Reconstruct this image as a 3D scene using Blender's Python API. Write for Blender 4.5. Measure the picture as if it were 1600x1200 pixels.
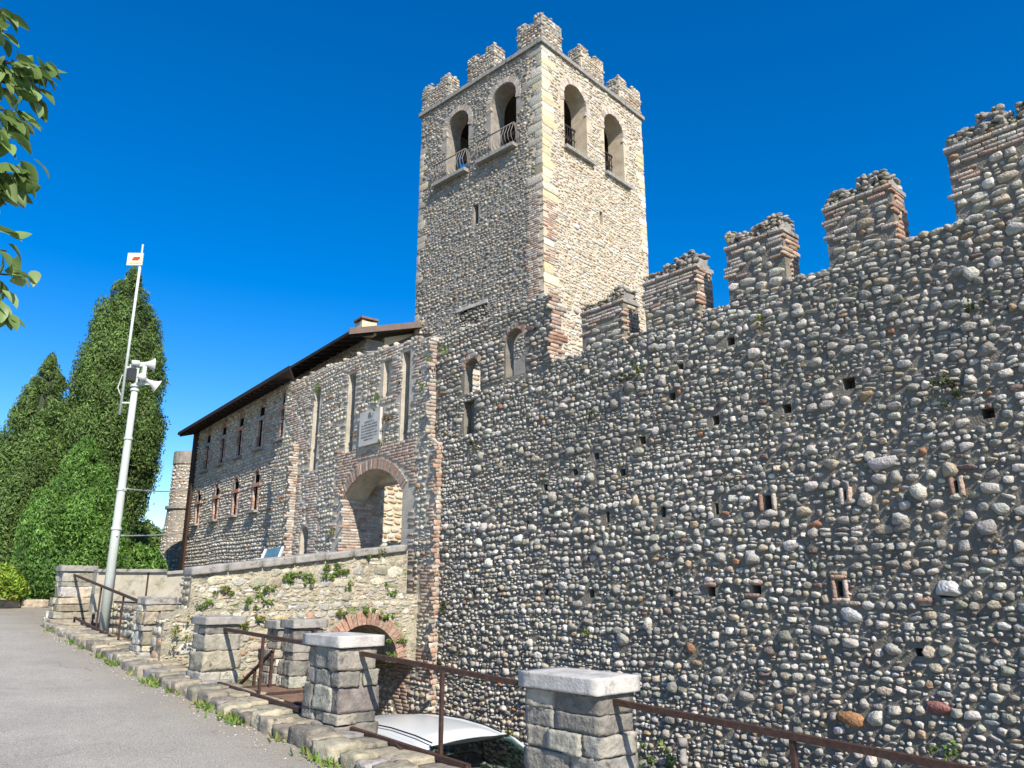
import bpy, bmesh, math, random
import numpy as np
from math import sin, cos, tan, atan2, pi, radians, sqrt
from mathutils import Vector, Matrix
from mathutils.geometry import delaunay_2d_cdt

# ------------------------------------------------------------------ clear
for o in list(bpy.data.objects):
    bpy.data.objects.remove(o)
scene = bpy.context.scene
COL = scene.collection
S = 1.25                                   # metres per modelling unit (applied to every root at the end)

# ------------------------------------------------------------------ camera
EYE = 1.6
YAW, PITCH = radians(41), radians(15.05)
cam_d = bpy.data.cameras.new('camera')
cam = bpy.data.objects.new('camera', cam_d)
COL.objects.link(cam)
cam_d.sensor_width = 36.0
cam_d.lens = 36.0 * 1190 / 1600
cam_d.clip_start = 0.05
cam_d.clip_end = 6000
cam.location = (0, 0, EYE * S)
cam.rotation_euler = (pi / 2 + PITCH, 0, pi / 2 - YAW)
scene.camera = cam

# ------------------------------------------------------------------ light
SUN_PHI, SUN_EL = radians(17), radians(40)
to_sun = Vector((cos(SUN_PHI) * cos(SUN_EL), -sin(SUN_PHI) * cos(SUN_EL), sin(SUN_EL)))
world = bpy.data.worlds.new('World')
scene.world = world
world.use_nodes = True
wn = world.node_tree
wn.nodes.clear()
w_out = wn.nodes.new('ShaderNodeOutputWorld')
w_bg = wn.nodes.new('ShaderNodeBackground')
w_sky = wn.nodes.new('ShaderNodeTexSky')
w_sky.sky_type = 'NISHITA'
w_sky.sun_disc = False
w_sky.sun_elevation = SUN_EL
w_sky.sun_rotation = atan2(to_sun.x, to_sun.y)
w_sky.altitude = 300
w_sky.air_density = 1.0
w_sky.dust_density = 0.15
w_sky.ozone_density = 2.5
w_hs = wn.nodes.new('ShaderNodeHueSaturation')
w_hs.inputs['Hue'].default_value = 0.508
w_hs.inputs['Saturation'].default_value = 1.5
w_hs.inputs['Value'].default_value = 1.28
wn.links.new(w_sky.outputs[0], w_hs.inputs['Color'])
wn.links.new(w_hs.outputs[0], w_bg.inputs['Color'])
w_bg.inputs['Strength'].default_value = 0.105
wn.links.new(w_bg.outputs[0], w_out.inputs['Surface'])

sun_d = bpy.data.lights.new('sun', 'SUN')
sun_d.energy = 5.0
sun_d.angle = radians(0.53)
sun_d.color = (1.0, 0.92, 0.79)
sun = bpy.data.objects.new('sun', sun_d)
COL.objects.link(sun)
sun.rotation_euler = to_sun.to_track_quat('Z', 'Y').to_euler()
sun.location = (20, -10, 40)

scene.view_settings.view_transform = 'Standard'
scene.view_settings.look = 'None'
scene.view_settings.exposure = 0.52
scene.view_settings.gamma = 1.0
scene.view_settings.use_curve_mapping = False
scene.render.engine = 'CYCLES'
scene.cycles.max_bounces = 6
scene.cycles.diffuse_bounces = 3
scene.cycles.transparent_max_bounces = 8

# ------------------------------------------------------------------ helpers: objects
def link(o):
    COL.objects.link(o)
    return o

def root(name, label, cat, loc=(0, 0, 0), group=None):
    o = bpy.data.objects.new(name, None)
    o.location = loc
    o.empty_display_size = 0.2
    link(o)
    tag(o, label, cat, group)
    return o

def tag(o, label=None, cat=None, group=None, kind=None):
    if label: o['label'] = label
    if cat: o['category'] = cat
    if group: o['group'] = group
    if kind: o['kind'] = kind
    return o

def origin_of(o):
    v = Vector((0, 0, 0))
    while o is not None:
        v += Vector(o.location)
        o = o.parent
    return v

def mesh_from(V, F, smooth=False, tint=None):
    """V (n,3) array, F list of arrays of equal-size faces or list of tuples."""
    me = bpy.data.meshes.new('mesh')
    V = np.asarray(V, np.float32)
    if isinstance(F, np.ndarray):
        F = [F]
    if len(F) and not isinstance(F[0], np.ndarray):
        me.from_pydata([tuple(v) for v in V], [], [tuple(f) for f in F])
    else:
        F = [f for f in F if len(f)]
        loops = np.concatenate([f.ravel() for f in F]).astype(np.int32)
        sizes = np.concatenate([np.full(len(f), f.shape[1]) for f in F])
        starts = np.concatenate([[0], np.cumsum(sizes)[:-1]]).astype(np.int32)
        me.vertices.add(len(V))
        me.vertices.foreach_set('co', V.ravel())
        me.loops.add(len(loops))
        me.loops.foreach_set('vertex_index', loops)
        me.polygons.add(len(sizes))
        me.polygons.foreach_set('loop_start', starts)
        me.update(calc_edges=True)
    if smooth:
        me.polygons.foreach_set('use_smooth', np.ones(len(me.polygons), bool))
    if tint is not None:
        a = me.color_attributes.new('tint', 'FLOAT_COLOR', 'POINT')
        t = np.ones((len(V), 4), np.float32)
        t[:, :3] = tint
        a.data.foreach_set('color', t.ravel())
    me.validate()
    return me

def obj(name, me, mat, parent=None, loc=None):
    """me built in world (unit) coordinates; shifted to the parent's / loc origin."""
    o = bpy.data.objects.new(name, me)
    link(o)
    base = Vector((0, 0, 0))
    if parent is not None:
        o.parent = parent
        base = origin_of(parent)
    if loc is not None:
        o.location = Vector(loc) - base
        base = Vector(loc)
    if base.length > 0:
        me.transform(Matrix.Translation(-base))
    if mat is not None and len(me.materials) == 0:
        me.materials.append(mat)
    return o

class Acc:
    """collects boxes, tubes, slabs as one mesh"""
    def __init__(s):
        s.V = []; s.F = []
    def add(s, V, F):
        b = len(s.V)
        s.V += [tuple(v) for v in V]
        s.F += [tuple(i + b for i in f) for f in F]
        return s
    def hexa(s, P):
        return s.add(P, [(0, 3, 2, 1), (4, 5, 6, 7), (0, 1, 5, 4), (1, 2, 6, 5), (2, 3, 7, 6), (3, 0, 4, 7)])
    def box(s, x0, x1, y0, y1, z0, z1, fr=None):
        P = [(x0, y0, z0), (x1, y0, z0), (x1, y1, z0), (x0, y1, z0), (x0, y0, z1), (x1, y0, z1), (x1, y1, z1), (x0, y1, z1)]
        if fr is not None:                 # (u, n, v) box in a frame: x=u, y=-n, z=v
            P = [fr.pt(p[0], p[2], -p[1]) for p in P]
        return s.hexa(P)
    def tube(s, pts, r, n=8, cap=True):
        pts = [Vector(p) for p in pts]
        rs = r if isinstance(r, (list, tuple)) else [r] * len(pts)
        rings = []
        for i, p in enumerate(pts):
            d = (pts[min(i + 1, len(pts) - 1)] - pts[max(i - 1, 0)]).normalized()
            a = d.orthogonal().normalized() if i == 0 else (a - d * a.dot(d)).normalized()
            b = d.cross(a)
            rings.append([p + (a * cos(2 * pi * k / n) + b * sin(2 * pi * k / n)) * rs[i] for k in range(n)])
        V = [v for rg in rings for v in rg]
        F = []
        for i in range(len(rings) - 1):
            for k in range(n):
                F.append((i * n + k, i * n + (k + 1) % n, (i + 1) * n + (k + 1) % n, (i + 1) * n + k))
        if cap:
            F.append(tuple(reversed(range(n))))
            F.append(tuple((len(rings) - 1) * n + k for k in range(n)))
        return s.add(V, F)
    def bar(s, a, b, w, h):
        """square-section bar from a to b"""
        a, b = Vector(a), Vector(b)
        d = (b - a).normalized()
        up = Vector((0, 0, 1)) if abs(d.z) < .95 else Vector((1, 0, 0))
        x = d.cross(up).normalized() * (w / 2)
        y = x.cross(d).normalized() * (h / 2)
        return s.hexa([a - x - y, a + x - y, a + x + y, a - x + y, b - x - y, b + x - y, b + x + y, b - x + y])
    def mesh(s, smooth=False):
        me = mesh_from(s.V, s.F if s.F else [], smooth)
        return me

class Frame:
    """vertical plane: u along the wall, v up, n outwards (n = u turned -90 deg)"""
    def __init__(s, o, ang, k=1.):
        s.o = np.array(o, float); s.a = ang; s.k = k; s.eye = np.array((0, 0, EYE))
        s.u = np.array((cos(ang), sin(ang), 0.)); s.n = np.array((sin(ang), -cos(ang), 0.)); s.v = np.array((0, 0, 1.))
    def pt(s, u, v, n=0.):
        return s.eye + s.k * (s.o + s.u * u + s.v * v + s.n * n - s.eye)
    def pts(s, A):                          # (k,3) array of u,n_out,v
        A = np.asarray(A, float)
        return s.eye + s.k * (s.o + A[:, 0:1] * s.u + A[:, 1:2] * s.n + A[:, 2:3] * s.v - s.eye)

def view_px(P):
    """rough size ranking only: depth of a point from the eye, and whether it is in frame"""
    P = np.atleast_2d(P) - np.array((0, 0, EYE))
    X = P[:, 0] * sin(YAW) + P[:, 1] * cos(YAW); Y = -P[:, 0] * cos(YAW) + P[:, 1] * sin(YAW)
    d = Y * cos(PITCH) + P[:, 2] * sin(PITCH); u = -Y * sin(PITCH) + P[:, 2] * cos(PITCH)
    d = np.maximum(d, .01)
    px = 800 + 1190 * X / d; py = 600 - 1190 * u / d
    return d, (px > -20) & (px < 1620) & (py > -20) & (py < 1220)

def pix_plane(px, py, axis, val):
    """where the sight line of a photo point meets the wall plane it grows on"""
    r_, u_ = (px - 800) / 1190, (600 - py) / 1190
    Y_ = cos(PITCH) - u_ * sin(PITCH); Z_ = sin(PITCH) + u_ * cos(PITCH)
    d = np.array((r_ * sin(YAW) - Y_ * cos(YAW), r_ * cos(YAW) + Y_ * sin(YAW), Z_))
    return np.array((0, 0, EYE)) + d * (val / d[axis])

# ------------------------------------------------------------------ helpers: materials
def new_mat(name):
    m = bpy.data.materials.new(name)
    m.use_nodes = True
    m.node_tree.nodes.clear()
    return m, m.node_tree.nodes, m.node_tree.links

def mat_surface(name, color=None, source=None, var=.25, scale=6., bump=.3, bscale=40., rough=.85, dist=.01, spots=None, spec=.3, metallic=0., warm=None, fine=.0):
    """principled surface: base colour (fixed, per-object or per-vertex tint) mottled by noise at world positions, with bump"""
    m, N, L = new_mat(name)
    out = N.new('ShaderNodeOutputMaterial'); p = N.new('ShaderNodeBsdfPrincipled')
    L.new(p.outputs[0], out.inputs[0])
    p.inputs['Roughness'].default_value = rough
    p.inputs['Metallic'].default_value = metallic
    p.inputs['Specular IOR Level'].default_value = spec
    if source == 'object':
        c = N.new('ShaderNodeObjectInfo').outputs['Color']
    elif source == 'tint':
        a = N.new('ShaderNodeAttribute'); a.attribute_name = 'tint'; c = a.outputs['Color']
    else:
        r = N.new('ShaderNodeRGB'); r.outputs[0].default_value = (*color, 1); c = r.outputs[0]
    g = N.new('ShaderNodeNewGeometry')
    n1 = N.new('ShaderNodeTexNoise'); n1.inputs['Scale'].default_value = scale; n1.inputs['Detail'].default_value = 6; n1.inputs['Roughness'].default_value = .65
    L.new(g.outputs['Position'], n1.inputs['Vector'])
    mr = N.new('ShaderNodeMapRange'); mr.inputs['From Min'].default_value = .3; mr.inputs['From Max'].default_value = .7
    mr.inputs['To Min'].default_value = 1 - var; mr.inputs['To Max'].default_value = 1 + var
    L.new(n1.outputs['Fac'], mr.inputs['Value'])
    mul = N.new('ShaderNodeVectorMath'); mul.operation = 'SCALE'
    L.new(c, mul.inputs[0]); L.new(mr.outputs[0], mul.inputs['Scale'])
    c = mul.outputs[0]
    n2 = N.new('ShaderNodeTexNoise'); n2.inputs['Scale'].default_value = bscale; n2.inputs['Detail'].default_value = 5
    L.new(g.outputs['Position'], n2.inputs['Vector'])
    if fine:
        mf = N.new('ShaderNodeMapRange'); mf.inputs['From Min'].default_value = .3; mf.inputs['From Max'].default_value = .7
        mf.inputs['To Min'].default_value = 1 - fine; mf.inputs['To Max'].default_value = 1 + fine
        L.new(n2.outputs['Fac'], mf.inputs['Value'])
        mu2 = N.new('ShaderNodeVectorMath'); mu2.operation = 'SCALE'
        L.new(c, mu2.inputs[0]); L.new(mf.outputs[0], mu2.inputs['Scale']); c = mu2.outputs[0]
    if spots:                                # (colour, noise scale, threshold, softness): lichen, stains, moss
        for (sc, ss, th, sf) in spots:
            n3 = N.new('ShaderNodeTexNoise'); n3.inputs['Scale'].default_value = ss; n3.inputs['Detail'].default_value = 5
            n3.inputs['Roughness'].default_value = .7
            L.new(g.outputs['Position'], n3.inputs['Vector'])
            m3 = N.new('ShaderNodeMapRange'); m3.inputs['From Min'].default_value = th; m3.inputs['From Max'].default_value = th + sf
            L.new(n3.outputs['Fac'], m3.inputs['Value'])
            mx = N.new('ShaderNodeMix'); mx.data_type = 'RGBA'
            L.new(m3.outputs[0], mx.inputs[0]); L.new(c, mx.inputs[6]); mx.inputs[7].default_value = (*sc, 1)
            c = mx.outputs[2]
    L.new(c, p.inputs['Base Color'])
    if bump:
        b = N.new('ShaderNodeBump'); b.inputs['Strength'].default_value = bump; b.inputs['Distance'].default_value = dist
        L.new(n2.outputs['Fac'], b.inputs['Height']); L.new(b.outputs[0], p.inputs['Normal'])
    return m

LICH = [((.40, .38, .34), 23., .60, .08), ((.10, .095, .09), 14., .66, .12)]
M = {}
M['stone_tint'] = mat_surface('masonry_stone', source='tint', var=.30, scale=17, bump=.9, bscale=34, dist=.028, spots=LICH[1:])
M['stone_obj'] = mat_surface('single_stone', source='object', var=.30, scale=17, bump=.9, bscale=34, dist=.028, spots=LICH[1:])
M['pier_obj'] = mat_surface('pillar_stone', source='object', var=.35, scale=9, bump=.8, bscale=28, dist=.02, spots=[((.05, .05, .048), 7., .58, .14), ((.33, .31, .26), 16., .62, .1)])
M['mortar_dark'] = mat_surface('grey_mortar', (.20, .178, .143), var=.3, scale=4, bump=.7, bscale=38, dist=.03)
M['mortar_warm'] = mat_surface('warm_mortar', (.54, .455, .335), var=.22, scale=3, bump=.6, bscale=38, dist=.02)
M['mortar_grey'] = mat_surface('pale_mortar', (.29, .265, .23), var=.3, scale=4, bump=.6, bscale=38, dist=.02)
M['mortar_gate'] = mat_surface('gatehouse_mortar', (.44, .395, .32), var=.25, scale=4, bump=.6, bscale=38, dist=.02)
M['mortar_bridge'] = mat_surface('lime_mortar', (.40, .36, .27), var=.4, scale=4, bump=1., bscale=24, dist=.04, spots=[((.25, .23, .18), 5., .52, .12), ((.15, .19, .06), 2.6, .58, .1), ((.50, .45, .33), 9., .62, .1)])
M['brick_tint'] = mat_surface('old_brick', source='tint', var=.3, scale=14, bump=.5, bscale=60, dist=.01)
M['cap'] = mat_surface('limestone_cap', (.47, .45, .42), var=.3, scale=6, bump=.5, bscale=45, dist=.012, spots=[((.17, .165, .16), 8., .58, .12)])
M['cap_grey'] = mat_surface('weathered_cap', (.30, .285, .26), var=.3, scale=7, bump=.6, bscale=40, dist=.015, spots=[((.09, .09, .085), 6., .56, .12)])
M['asphalt'] = mat_surface('asphalt', (.345, .325, .285), var=.14, scale=1.1, bump=.7, bscale=75, dist=.02, rough=.95, fine=.45, spots=[((.24, .23, .22), .55, .60, .1), ((.36, .345, .32), 1.3, .63, .1)])
M['deck'] = mat_surface('deck_asphalt', (.27, .26, .25), var=.15, scale=2, bump=.4, bscale=110, dist=.01, rough=.95)
M['earth'] = mat_surface('earth', (.17, .14, .09), var=.4, scale=3, bump=.7, bscale=25, dist=.04, spots=[((.07, .10, .03), 1.3, .5, .1)])
M['lane'] = mat_surface('lane_gravel', (.22, .20, .17), var=.3, scale=4, bump=.7, bscale=60, dist=.03)
M['plaster'] = mat_surface('old_plaster', (.40, .37, .30), var=.2, scale=2.2, bump=.4, bscale=26, dist=.02, spots=[((.22, .20, .165), 3.3, .52, .14), ((.34, .31, .19), 1.8, .56, .1)])
M['plaster_light'] = mat_surface('cream_plaster', (.62, .53, .38), var=.12, scale=2, bump=.2, bscale=26)
M['roof'] = mat_surface('dark_eave_timber', (.035, .024, .019), var=.3, scale=5, bump=.3, bscale=30)
M['terracotta'] = mat_surface('terracotta', (.43, .235, .15), var=.25, scale=9, bump=.3, bscale=50)
M['verge'] = mat_surface('painted_verge_board', (.17, .125, .105), var=.15, scale=4, bump=.1)
M['tile'] = mat_surface('roof_tile', (.20, .13, .10), var=.3, scale=6, bump=.4, bscale=30)
M['rust'] = mat_surface('rusty_iron', (.062, .034, .026), var=.45, scale=22, bump=.4, bscale=90, dist=.006, rough=.7, spots=[((.16, .075, .035), 18., .6, .1)])
M['rust_plate'] = mat_surface('rusty_plate', (.20, .125, .085), var=.3, scale=9, bump=.3, bscale=60, dist=.006, rough=.75, spots=[((.10, .055, .035), 5., .55, .1)])
M['iron'] = mat_surface('black_iron', (.03, .03, .032), var=.2, scale=12, bump=.1, rough=.5)
M['iron_pale'] = mat_surface('weathered_iron', (.22, .20, .18), var=.2, scale=12, bump=.1, rough=.6)
M['galv'] = mat_surface('galvanised_steel', (.50, .54, .50), var=.10, scale=5, bump=.08, bscale=60, rough=.5, spec=.5)
M['grey_plastic'] = mat_surface('pale_grey_paint', (.55, .55, .54), var=.07, scale=8, bump=.05, rough=.45, spec=.5)
M['dim_stone'] = mat_surface('shade_dark_inner_stone', (.09, .07, .055), var=.3, bump=.4)  # belfry interior: shade deepened by a darker base colour
M['dark'] = mat_surface('dark_interior', (.012, .010, .009), var=.2, bump=0, rough=1, spec=0.)  # near-black panes stand in for the shade inside openings
M['shutter'] = mat_surface('dark_shutter_wood', (.055, .03, .02), var=.4, scale=15, bump=.3, bscale=50)
M['wood'] = mat_surface('aged_beam', (.10, .07, .05), var=.3, scale=9, bump=.3)
M['marble'] = mat_surface('plaque_marble', (.50, .48, .44), var=.12, scale=9, bump=.15, bscale=60, rough=.6)
M['letter'] = mat_surface('inscription', (.16, .15, .14), var=.1, bump=0)
M['carpaint'] = mat_surface('white_car_paint', (.58, .60, .60), var=.01, scale=2, bump=0, rough=.22, spec=.6)
M['rubber'] = mat_surface('black_rubber', (.015, .015, .016), var=.1, bump=0, rough=.6)
M['seat'] = mat_surface('dark_blue_upholstery', (.010, .020, .07), var=.2, bump=0, rough=.8)
M['panel'] = mat_surface('cream_panel', (.80, .74, .50), var=.03, bump=0, rough=.4)
M['logo'] = mat_surface('red_print', (.55, .06, .04), var=.05, bump=0)
M['board'] = mat_surface('blue_board_print', (.035, .10, .16), var=.25, scale=9, bump=0, rough=.45, spec=.3)
M['board_frame'] = mat_surface('board_frame', (.55, .58, .60), var=.05, bump=0, rough=.4)
M['cloth_white'] = mat_surface('white_cloth', (.62, .60, .62), var=.08, bump=.2)
M['cloth_blue'] = mat_surface('blue_cloth', (.12, .17, .30), var=.1, bump=.2)
M['leaf_tint'] = None

def mat_leaf(name, source='tint', col=(.05, .1, .02), trans=.25, rough=.55):
    m, N, L = new_mat(name)
    out = N.new('ShaderNodeOutputMaterial'); p = N.new('ShaderNodeBsdfPrincipled'); t = N.new('ShaderNodeBsdfTranslucent'); mx = N.new('ShaderNodeMixShader')
    p.inputs['Roughness'].default_value = rough; p.inputs['Specular IOR Level'].default_value = .25
    if source == 'tint':
        a = N.new('ShaderNodeAttribute'); a.attribute_name = 'tint'; c = a.outputs['Color']
    elif source == 'object':
        c = N.new('ShaderNodeObjectInfo').outputs['Color']
    else:
        r = N.new('ShaderNodeRGB'); r.outputs[0].default_value = (*col, 1); c = r.outputs[0]
    L.new(c, p.inputs['Base Color']); L.new(c, t.inputs['Color'])
    mx.inputs[0].default_value = trans
    L.new(p.outputs[0], mx.inputs[1]); L.new(t.outputs[0], mx.inputs[2]); L.new(mx.outputs[0], out.inputs[0])
    return m
M['leaf_tint'] = mat_leaf('foliage')
M['leaf_obj'] = mat_leaf('broad_leaf', 'object', trans=.35, rough=.4)
M['bark'] = mat_surface('bark', (.075, .055, .04), var=.4, scale=8, bump=.8, bscale=30, dist=.03)

def mat_glass(name='car_glass', tint=(.30, .44, .39, 1)):
    m, N, L = new_mat(name)
    out = N.new('ShaderNodeOutputMaterial'); g = N.new('ShaderNodeBsdfGlossy'); t = N.new('ShaderNodeBsdfTransparent'); mx = N.new('ShaderNodeMixShader'); f = N.new('ShaderNodeLayerWeight')
    f.inputs['Blend'].default_value = .5; g.inputs['Roughness'].default_value = .02
    pw = N.new('ShaderNodeMath'); pw.operation = 'POWER'; L.new(f.outputs['Facing'], pw.inputs[0]); pw.inputs[1].default_value = 5
    ma = N.new('ShaderNodeMath'); ma.operation = 'MULTIPLY_ADD'; L.new(pw.outputs[0], ma.inputs[0]); ma.inputs[1].default_value = .7; ma.inputs[2].default_value = .05
    t.inputs['Color'].default_value = tint
    L.new(ma.outputs[0], mx.inputs[0]); L.new(t.outputs[0], mx.inputs[1]); L.new(g.outputs[0], mx.inputs[2]); L.new(mx.outputs[0], out.inputs[0])
    return m
M['glass'] = mat_glass()
M['glass_dark'] = mat_glass('tinted_car_glass', (.05, .07, .075, 1))
M['dash'] = mat_surface('dashboard_reflected_blue', (.02, .05, .20), var=.15, bump=0, rough=.7)  # blue stands for sky reflected in the windscreen, painted on the dashboard

def wear_asphalt(m):
    N, L = m.node_tree.nodes, m.node_tree.links
    p = next(n for n in N if n.type == 'BSDF_PRINCIPLED')
    c = p.inputs['Base Color'].links[0].from_socket
    g = N.new('ShaderNodeNewGeometry'); sep = N.new('ShaderNodeSeparateXYZ'); L.new(g.outputs['Position'], sep.inputs[0])
    n = N.new('ShaderNodeTexNoise'); n.inputs['Scale'].default_value = 2.2; n.inputs['Detail'].default_value = 6; L.new(g.outputs['Position'], n.inputs['Vector'])
    mr = N.new('ShaderNodeMapRange'); mr.inputs['From Min'].default_value = 2.3 * S; mr.inputs['From Max'].default_value = 3.2 * S; L.new(sep.outputs['Y'], mr.inputs['Value'])
    mu = N.new('ShaderNodeMath'); mu.operation = 'MULTIPLY'; L.new(mr.outputs[0], mu.inputs[0]); L.new(n.outputs['Fac'], mu.inputs[1])
    m1 = N.new('ShaderNodeMix'); m1.data_type = 'RGBA'; L.new(mu.outputs[0], m1.inputs[0]); L.new(c, m1.inputs[6]); m1.inputs[7].default_value = (.25, .20, .13, 1)
    # cracks: thin borders of large warped cells, only here and there
    n2 = N.new('ShaderNodeTexNoise'); n2.inputs['Scale'].default_value = 1.5; n2.inputs['Detail'].default_value = 5; L.new(g.outputs['Position'], n2.inputs['Vector'])
    va = N.new('ShaderNodeVectorMath'); va.operation = 'MULTIPLY_ADD'; L.new(n2.outputs['Color'], va.inputs[0]); va.inputs[1].default_value = (1.2, 1.2, 0); L.new(g.outputs['Position'], va.inputs[2])
    vo = N.new('ShaderNodeTexVoronoi'); vo.feature = 'DISTANCE_TO_EDGE'; vo.inputs['Scale'].default_value = .42; L.new(va.outputs[0], vo.inputs['Vector'])
    lt = N.new('ShaderNodeMapRange'); lt.inputs['From Min'].default_value = .004; lt.inputs['From Max'].default_value = .012; lt.inputs['To Min'].default_value = .55; lt.inputs['To Max'].default_value = 0; L.new(vo.outputs['Distance'], lt.inputs['Value'])
    n3 = N.new('ShaderNodeTexNoise'); n3.inputs['Scale'].default_value = .5; L.new(g.outputs['Position'], n3.inputs['Vector'])
    th = N.new('ShaderNodeMapRange'); th.inputs['From Min'].default_value = .48; th.inputs['From Max'].default_value = .6; L.new(n3.outputs['Fac'], th.inputs['Value'])
    mm = N.new('ShaderNodeMath'); mm.operation = 'MULTIPLY'; L.new(lt.outputs[0], mm.inputs[0]); L.new(th.outputs[0], mm.inputs[1])
    m2 = N.new('ShaderNodeMix'); m2.data_type = 'RGBA'; L.new(mm.outputs[0], m2.inputs[0]); L.new(m1.outputs[2], m2.inputs[6]); m2.inputs[7].default_value = (.11, .10, .09, 1)
    L.new(m2.outputs[2], p.inputs['Base Color'])
wear_asphalt(M['asphalt'])

# ------------------------------------------------------------------ masonry
def ring_template(rng, n, rings, power, rough, flat=0., chips=0):
    """domed stone: rings = [(radius, height)], template x,z in [-1,1], y out = negative"""
    ang = np.arange(n) * 2 * pi / n + rng.uniform(0, .4) + rng.normal(0, .10, n)
    ca, sa = np.cos(ang), np.sin(ang)
    rad = (np.abs(ca) ** power + np.abs(sa) ** power) ** (-1 / power)
    rad *= 1 + rng.normal(0, rough, n)
    tx, tz = rng.normal(0, .22, 2) if flat else rng.normal(0, .12, 2)
    V = []
    for i, (r, h) in enumerate(rings):
        jit = 1 + (rng.normal(0, rough * .8, n) if 0 < r < .95 else 0)
        x, z = rad * r * ca * jit, rad * r * sa * jit
        y = -(h * (1 + rng.normal(0, .05, n)) + (tx * x + tz * z) * h)
        V.append(np.stack([np.clip(x, -1.0, 1.0), y, np.clip(z, -1.0, 1.0)], 1))
    V.append(np.array([[rng.normal(0, .06), -rings[-1][1] * 1.04, rng.normal(0, .06)]]))
    V = np.concatenate(V)
    for _ in range(chips):                  # flat facets broken off the dome
        q = rng.normal(0, 1, 3); q[1] = -abs(q[1]) * .8 - .25; q /= np.linalg.norm(q)
        t = V @ q; lim = t.max() * rng.uniform(.68, .88)
        V -= np.outer(np.maximum(t - lim, 0) * .9, q)
    T = []
    for i in range(len(rings) - 1):
        for k in range(n):
            a, b, c, d = i * n + k, i * n + (k + 1) % n, (i + 1) * n + (k + 1) % n, (i + 1) * n + k
            T += [(a, b, c), (a, c, d)]
    top = len(V) - 1; i = len(rings) - 1
    T += [(i * n + k, i * n + (k + 1) % n, top) for k in range(n)]
    return V.astype(np.float32), np.array(T, np.int32)

def box_template(rng, j=.05, bev=.08):
    b = bev
    base = [(-1, -1), (1, -1), (1, 1), (-1, 1)]
    V = []
    for (s, y) in ((1, .5), (1, -.7), (1 - b, -1)):
        for (x, z) in base:
            V.append((x * s + rng.normal(0, j * .5), y + (rng.normal(0, j) if y < 0 else 0), z * s + rng.normal(0, j)))
    T = []
    for i in range(2):
        for k in range(4):
            a, bb, c, d = i * 4 + k, i * 4 + (k + 1) % 4, (i + 1) * 4 + (k + 1) % 4, (i + 1) * 4 + k
            T += [(a, bb, c), (a, c, d)]
    T += [(8, 9, 10), (8, 10, 11)]
    return np.array(V, np.float32), np.array(T, np.int32)

trng = np.random.default_rng(5)
R_HI = [(1.0, -.4), (.97, .25), (.80, .72), (.42, .97)]
R_LO = [(1.0, -.4), (.93, .45), (.5, .95)]
R_FLAT = [(1.0, -.4), (.98, .60), (.82, .95), (.45, 1.0)]
TPL = {
    'cobble': [ring_template(trng, 9, R_HI, p, r_ + .02, 0, c_ + 2) for p, r_, c_ in ((2.3, .06, 2), (2.6, .08, 3), (3, .10, 4), (2.3, .07, 1), (3.2, .10, 4), (2.6, .11, 3), (3, .08, 3), (2.4, .12, 2), (3.8, .09, 4), (2.5, .10, 5), (2.8, .12, 4), (3.6, .08, 3), (2.2, .07, 2), (2.8, .10, 4), (4.5, .07, 3), (3.2, .13, 5), (2.6, .09, 3), (3.4, .11, 4))],
    'rubble': [ring_template(trng, 8, R_FLAT, p, .13, 1, 5) for p in (3.6, 4.5, 6, 4, 5, 3.6, 7, 4.5, 6, 4)],
    'small': [ring_template(trng, 8, R_LO, p, .10, 0, 2) for p in (2.3, 2.8, 3.2, 2.5, 4, 3, 2.4, 3.5)],
    'smallrub': [ring_template(trng, 8, [(1.0, -.4), (.97, .6), (.75, 1.)], p, .10, 1, 2) for p in (3, 4, 5, 3.5, 4.5, 3.2)],
    'brick': [box_template(trng, .05, .10) for _ in range(6)],
    'block': [box_template(trng, .035, .05) for _ in range(6)],
}
SHARED = {}
def shared_mesh(kind, k, mat, smooth):
    key = (kind, k, mat.name)
    if key not in SHARED:
        V, T = TPL[kind][k]
        me = mesh_from(V, T, smooth)
        me.materials.append(mat)
        SHARED[key] = me
    return SHARED[key]

def lay(rng, u0, u1, v0, v1, hr, ar, gap=.012, split=.2, wave=0., slack=(.8, 1.06)):
    """courses of stones: list rows (u, v, w, h)"""
    out = []
    v = v0
    ph = rng.uniform(0, 6)
    while v < v1 - hr[0] * .5:
        H = rng.uniform(*hr)
        H = min(H, v1 - v) if v1 - v > hr[0] * .6 else hr[0]
        u = u0 - rng.uniform(0, .12)
        while u < u1:
            w = H * rng.uniform(*ar)
            dv = wave * (sin(u * .8 + ph) + .6 * sin(u * 2.1 + ph * 2 + v * .5))
            if rng.random() < split:
                f = rng.uniform(.38, .62)
                out.append((u + w / 2, v + H * f / 2 + dv, w - gap, H * f - gap * .8))
                out.append((u + w / 2 + rng.normal(0, .004), v + H * (1 + f) / 2 + dv, w - gap, H * (1 - f) - gap * .8))
            else:
                out.append((u + w / 2, v + H / 2 + dv + rng.normal(0, .05) * H * .6, w - gap, H * rng.uniform(*slack) - gap))
            u += w
        v += H
    A = np.array(out)
    k = (A[:, 2] > .012) & (A[:, 3] > .012)
    return A[k]

def pick(rng, pal, n):
    """pal = [(weight, colour)], returns (n,3)"""
    w = np.array([p[0] for p in pal], float); w /= w.sum()
    c = np.array([p[1] for p in pal])[rng.choice(len(pal), n, p=w)]
    return np.clip(c * rng.normal(1, .13, (n, 1)) * rng.normal(1, .018, (n, 3)), .01, .9)

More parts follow.
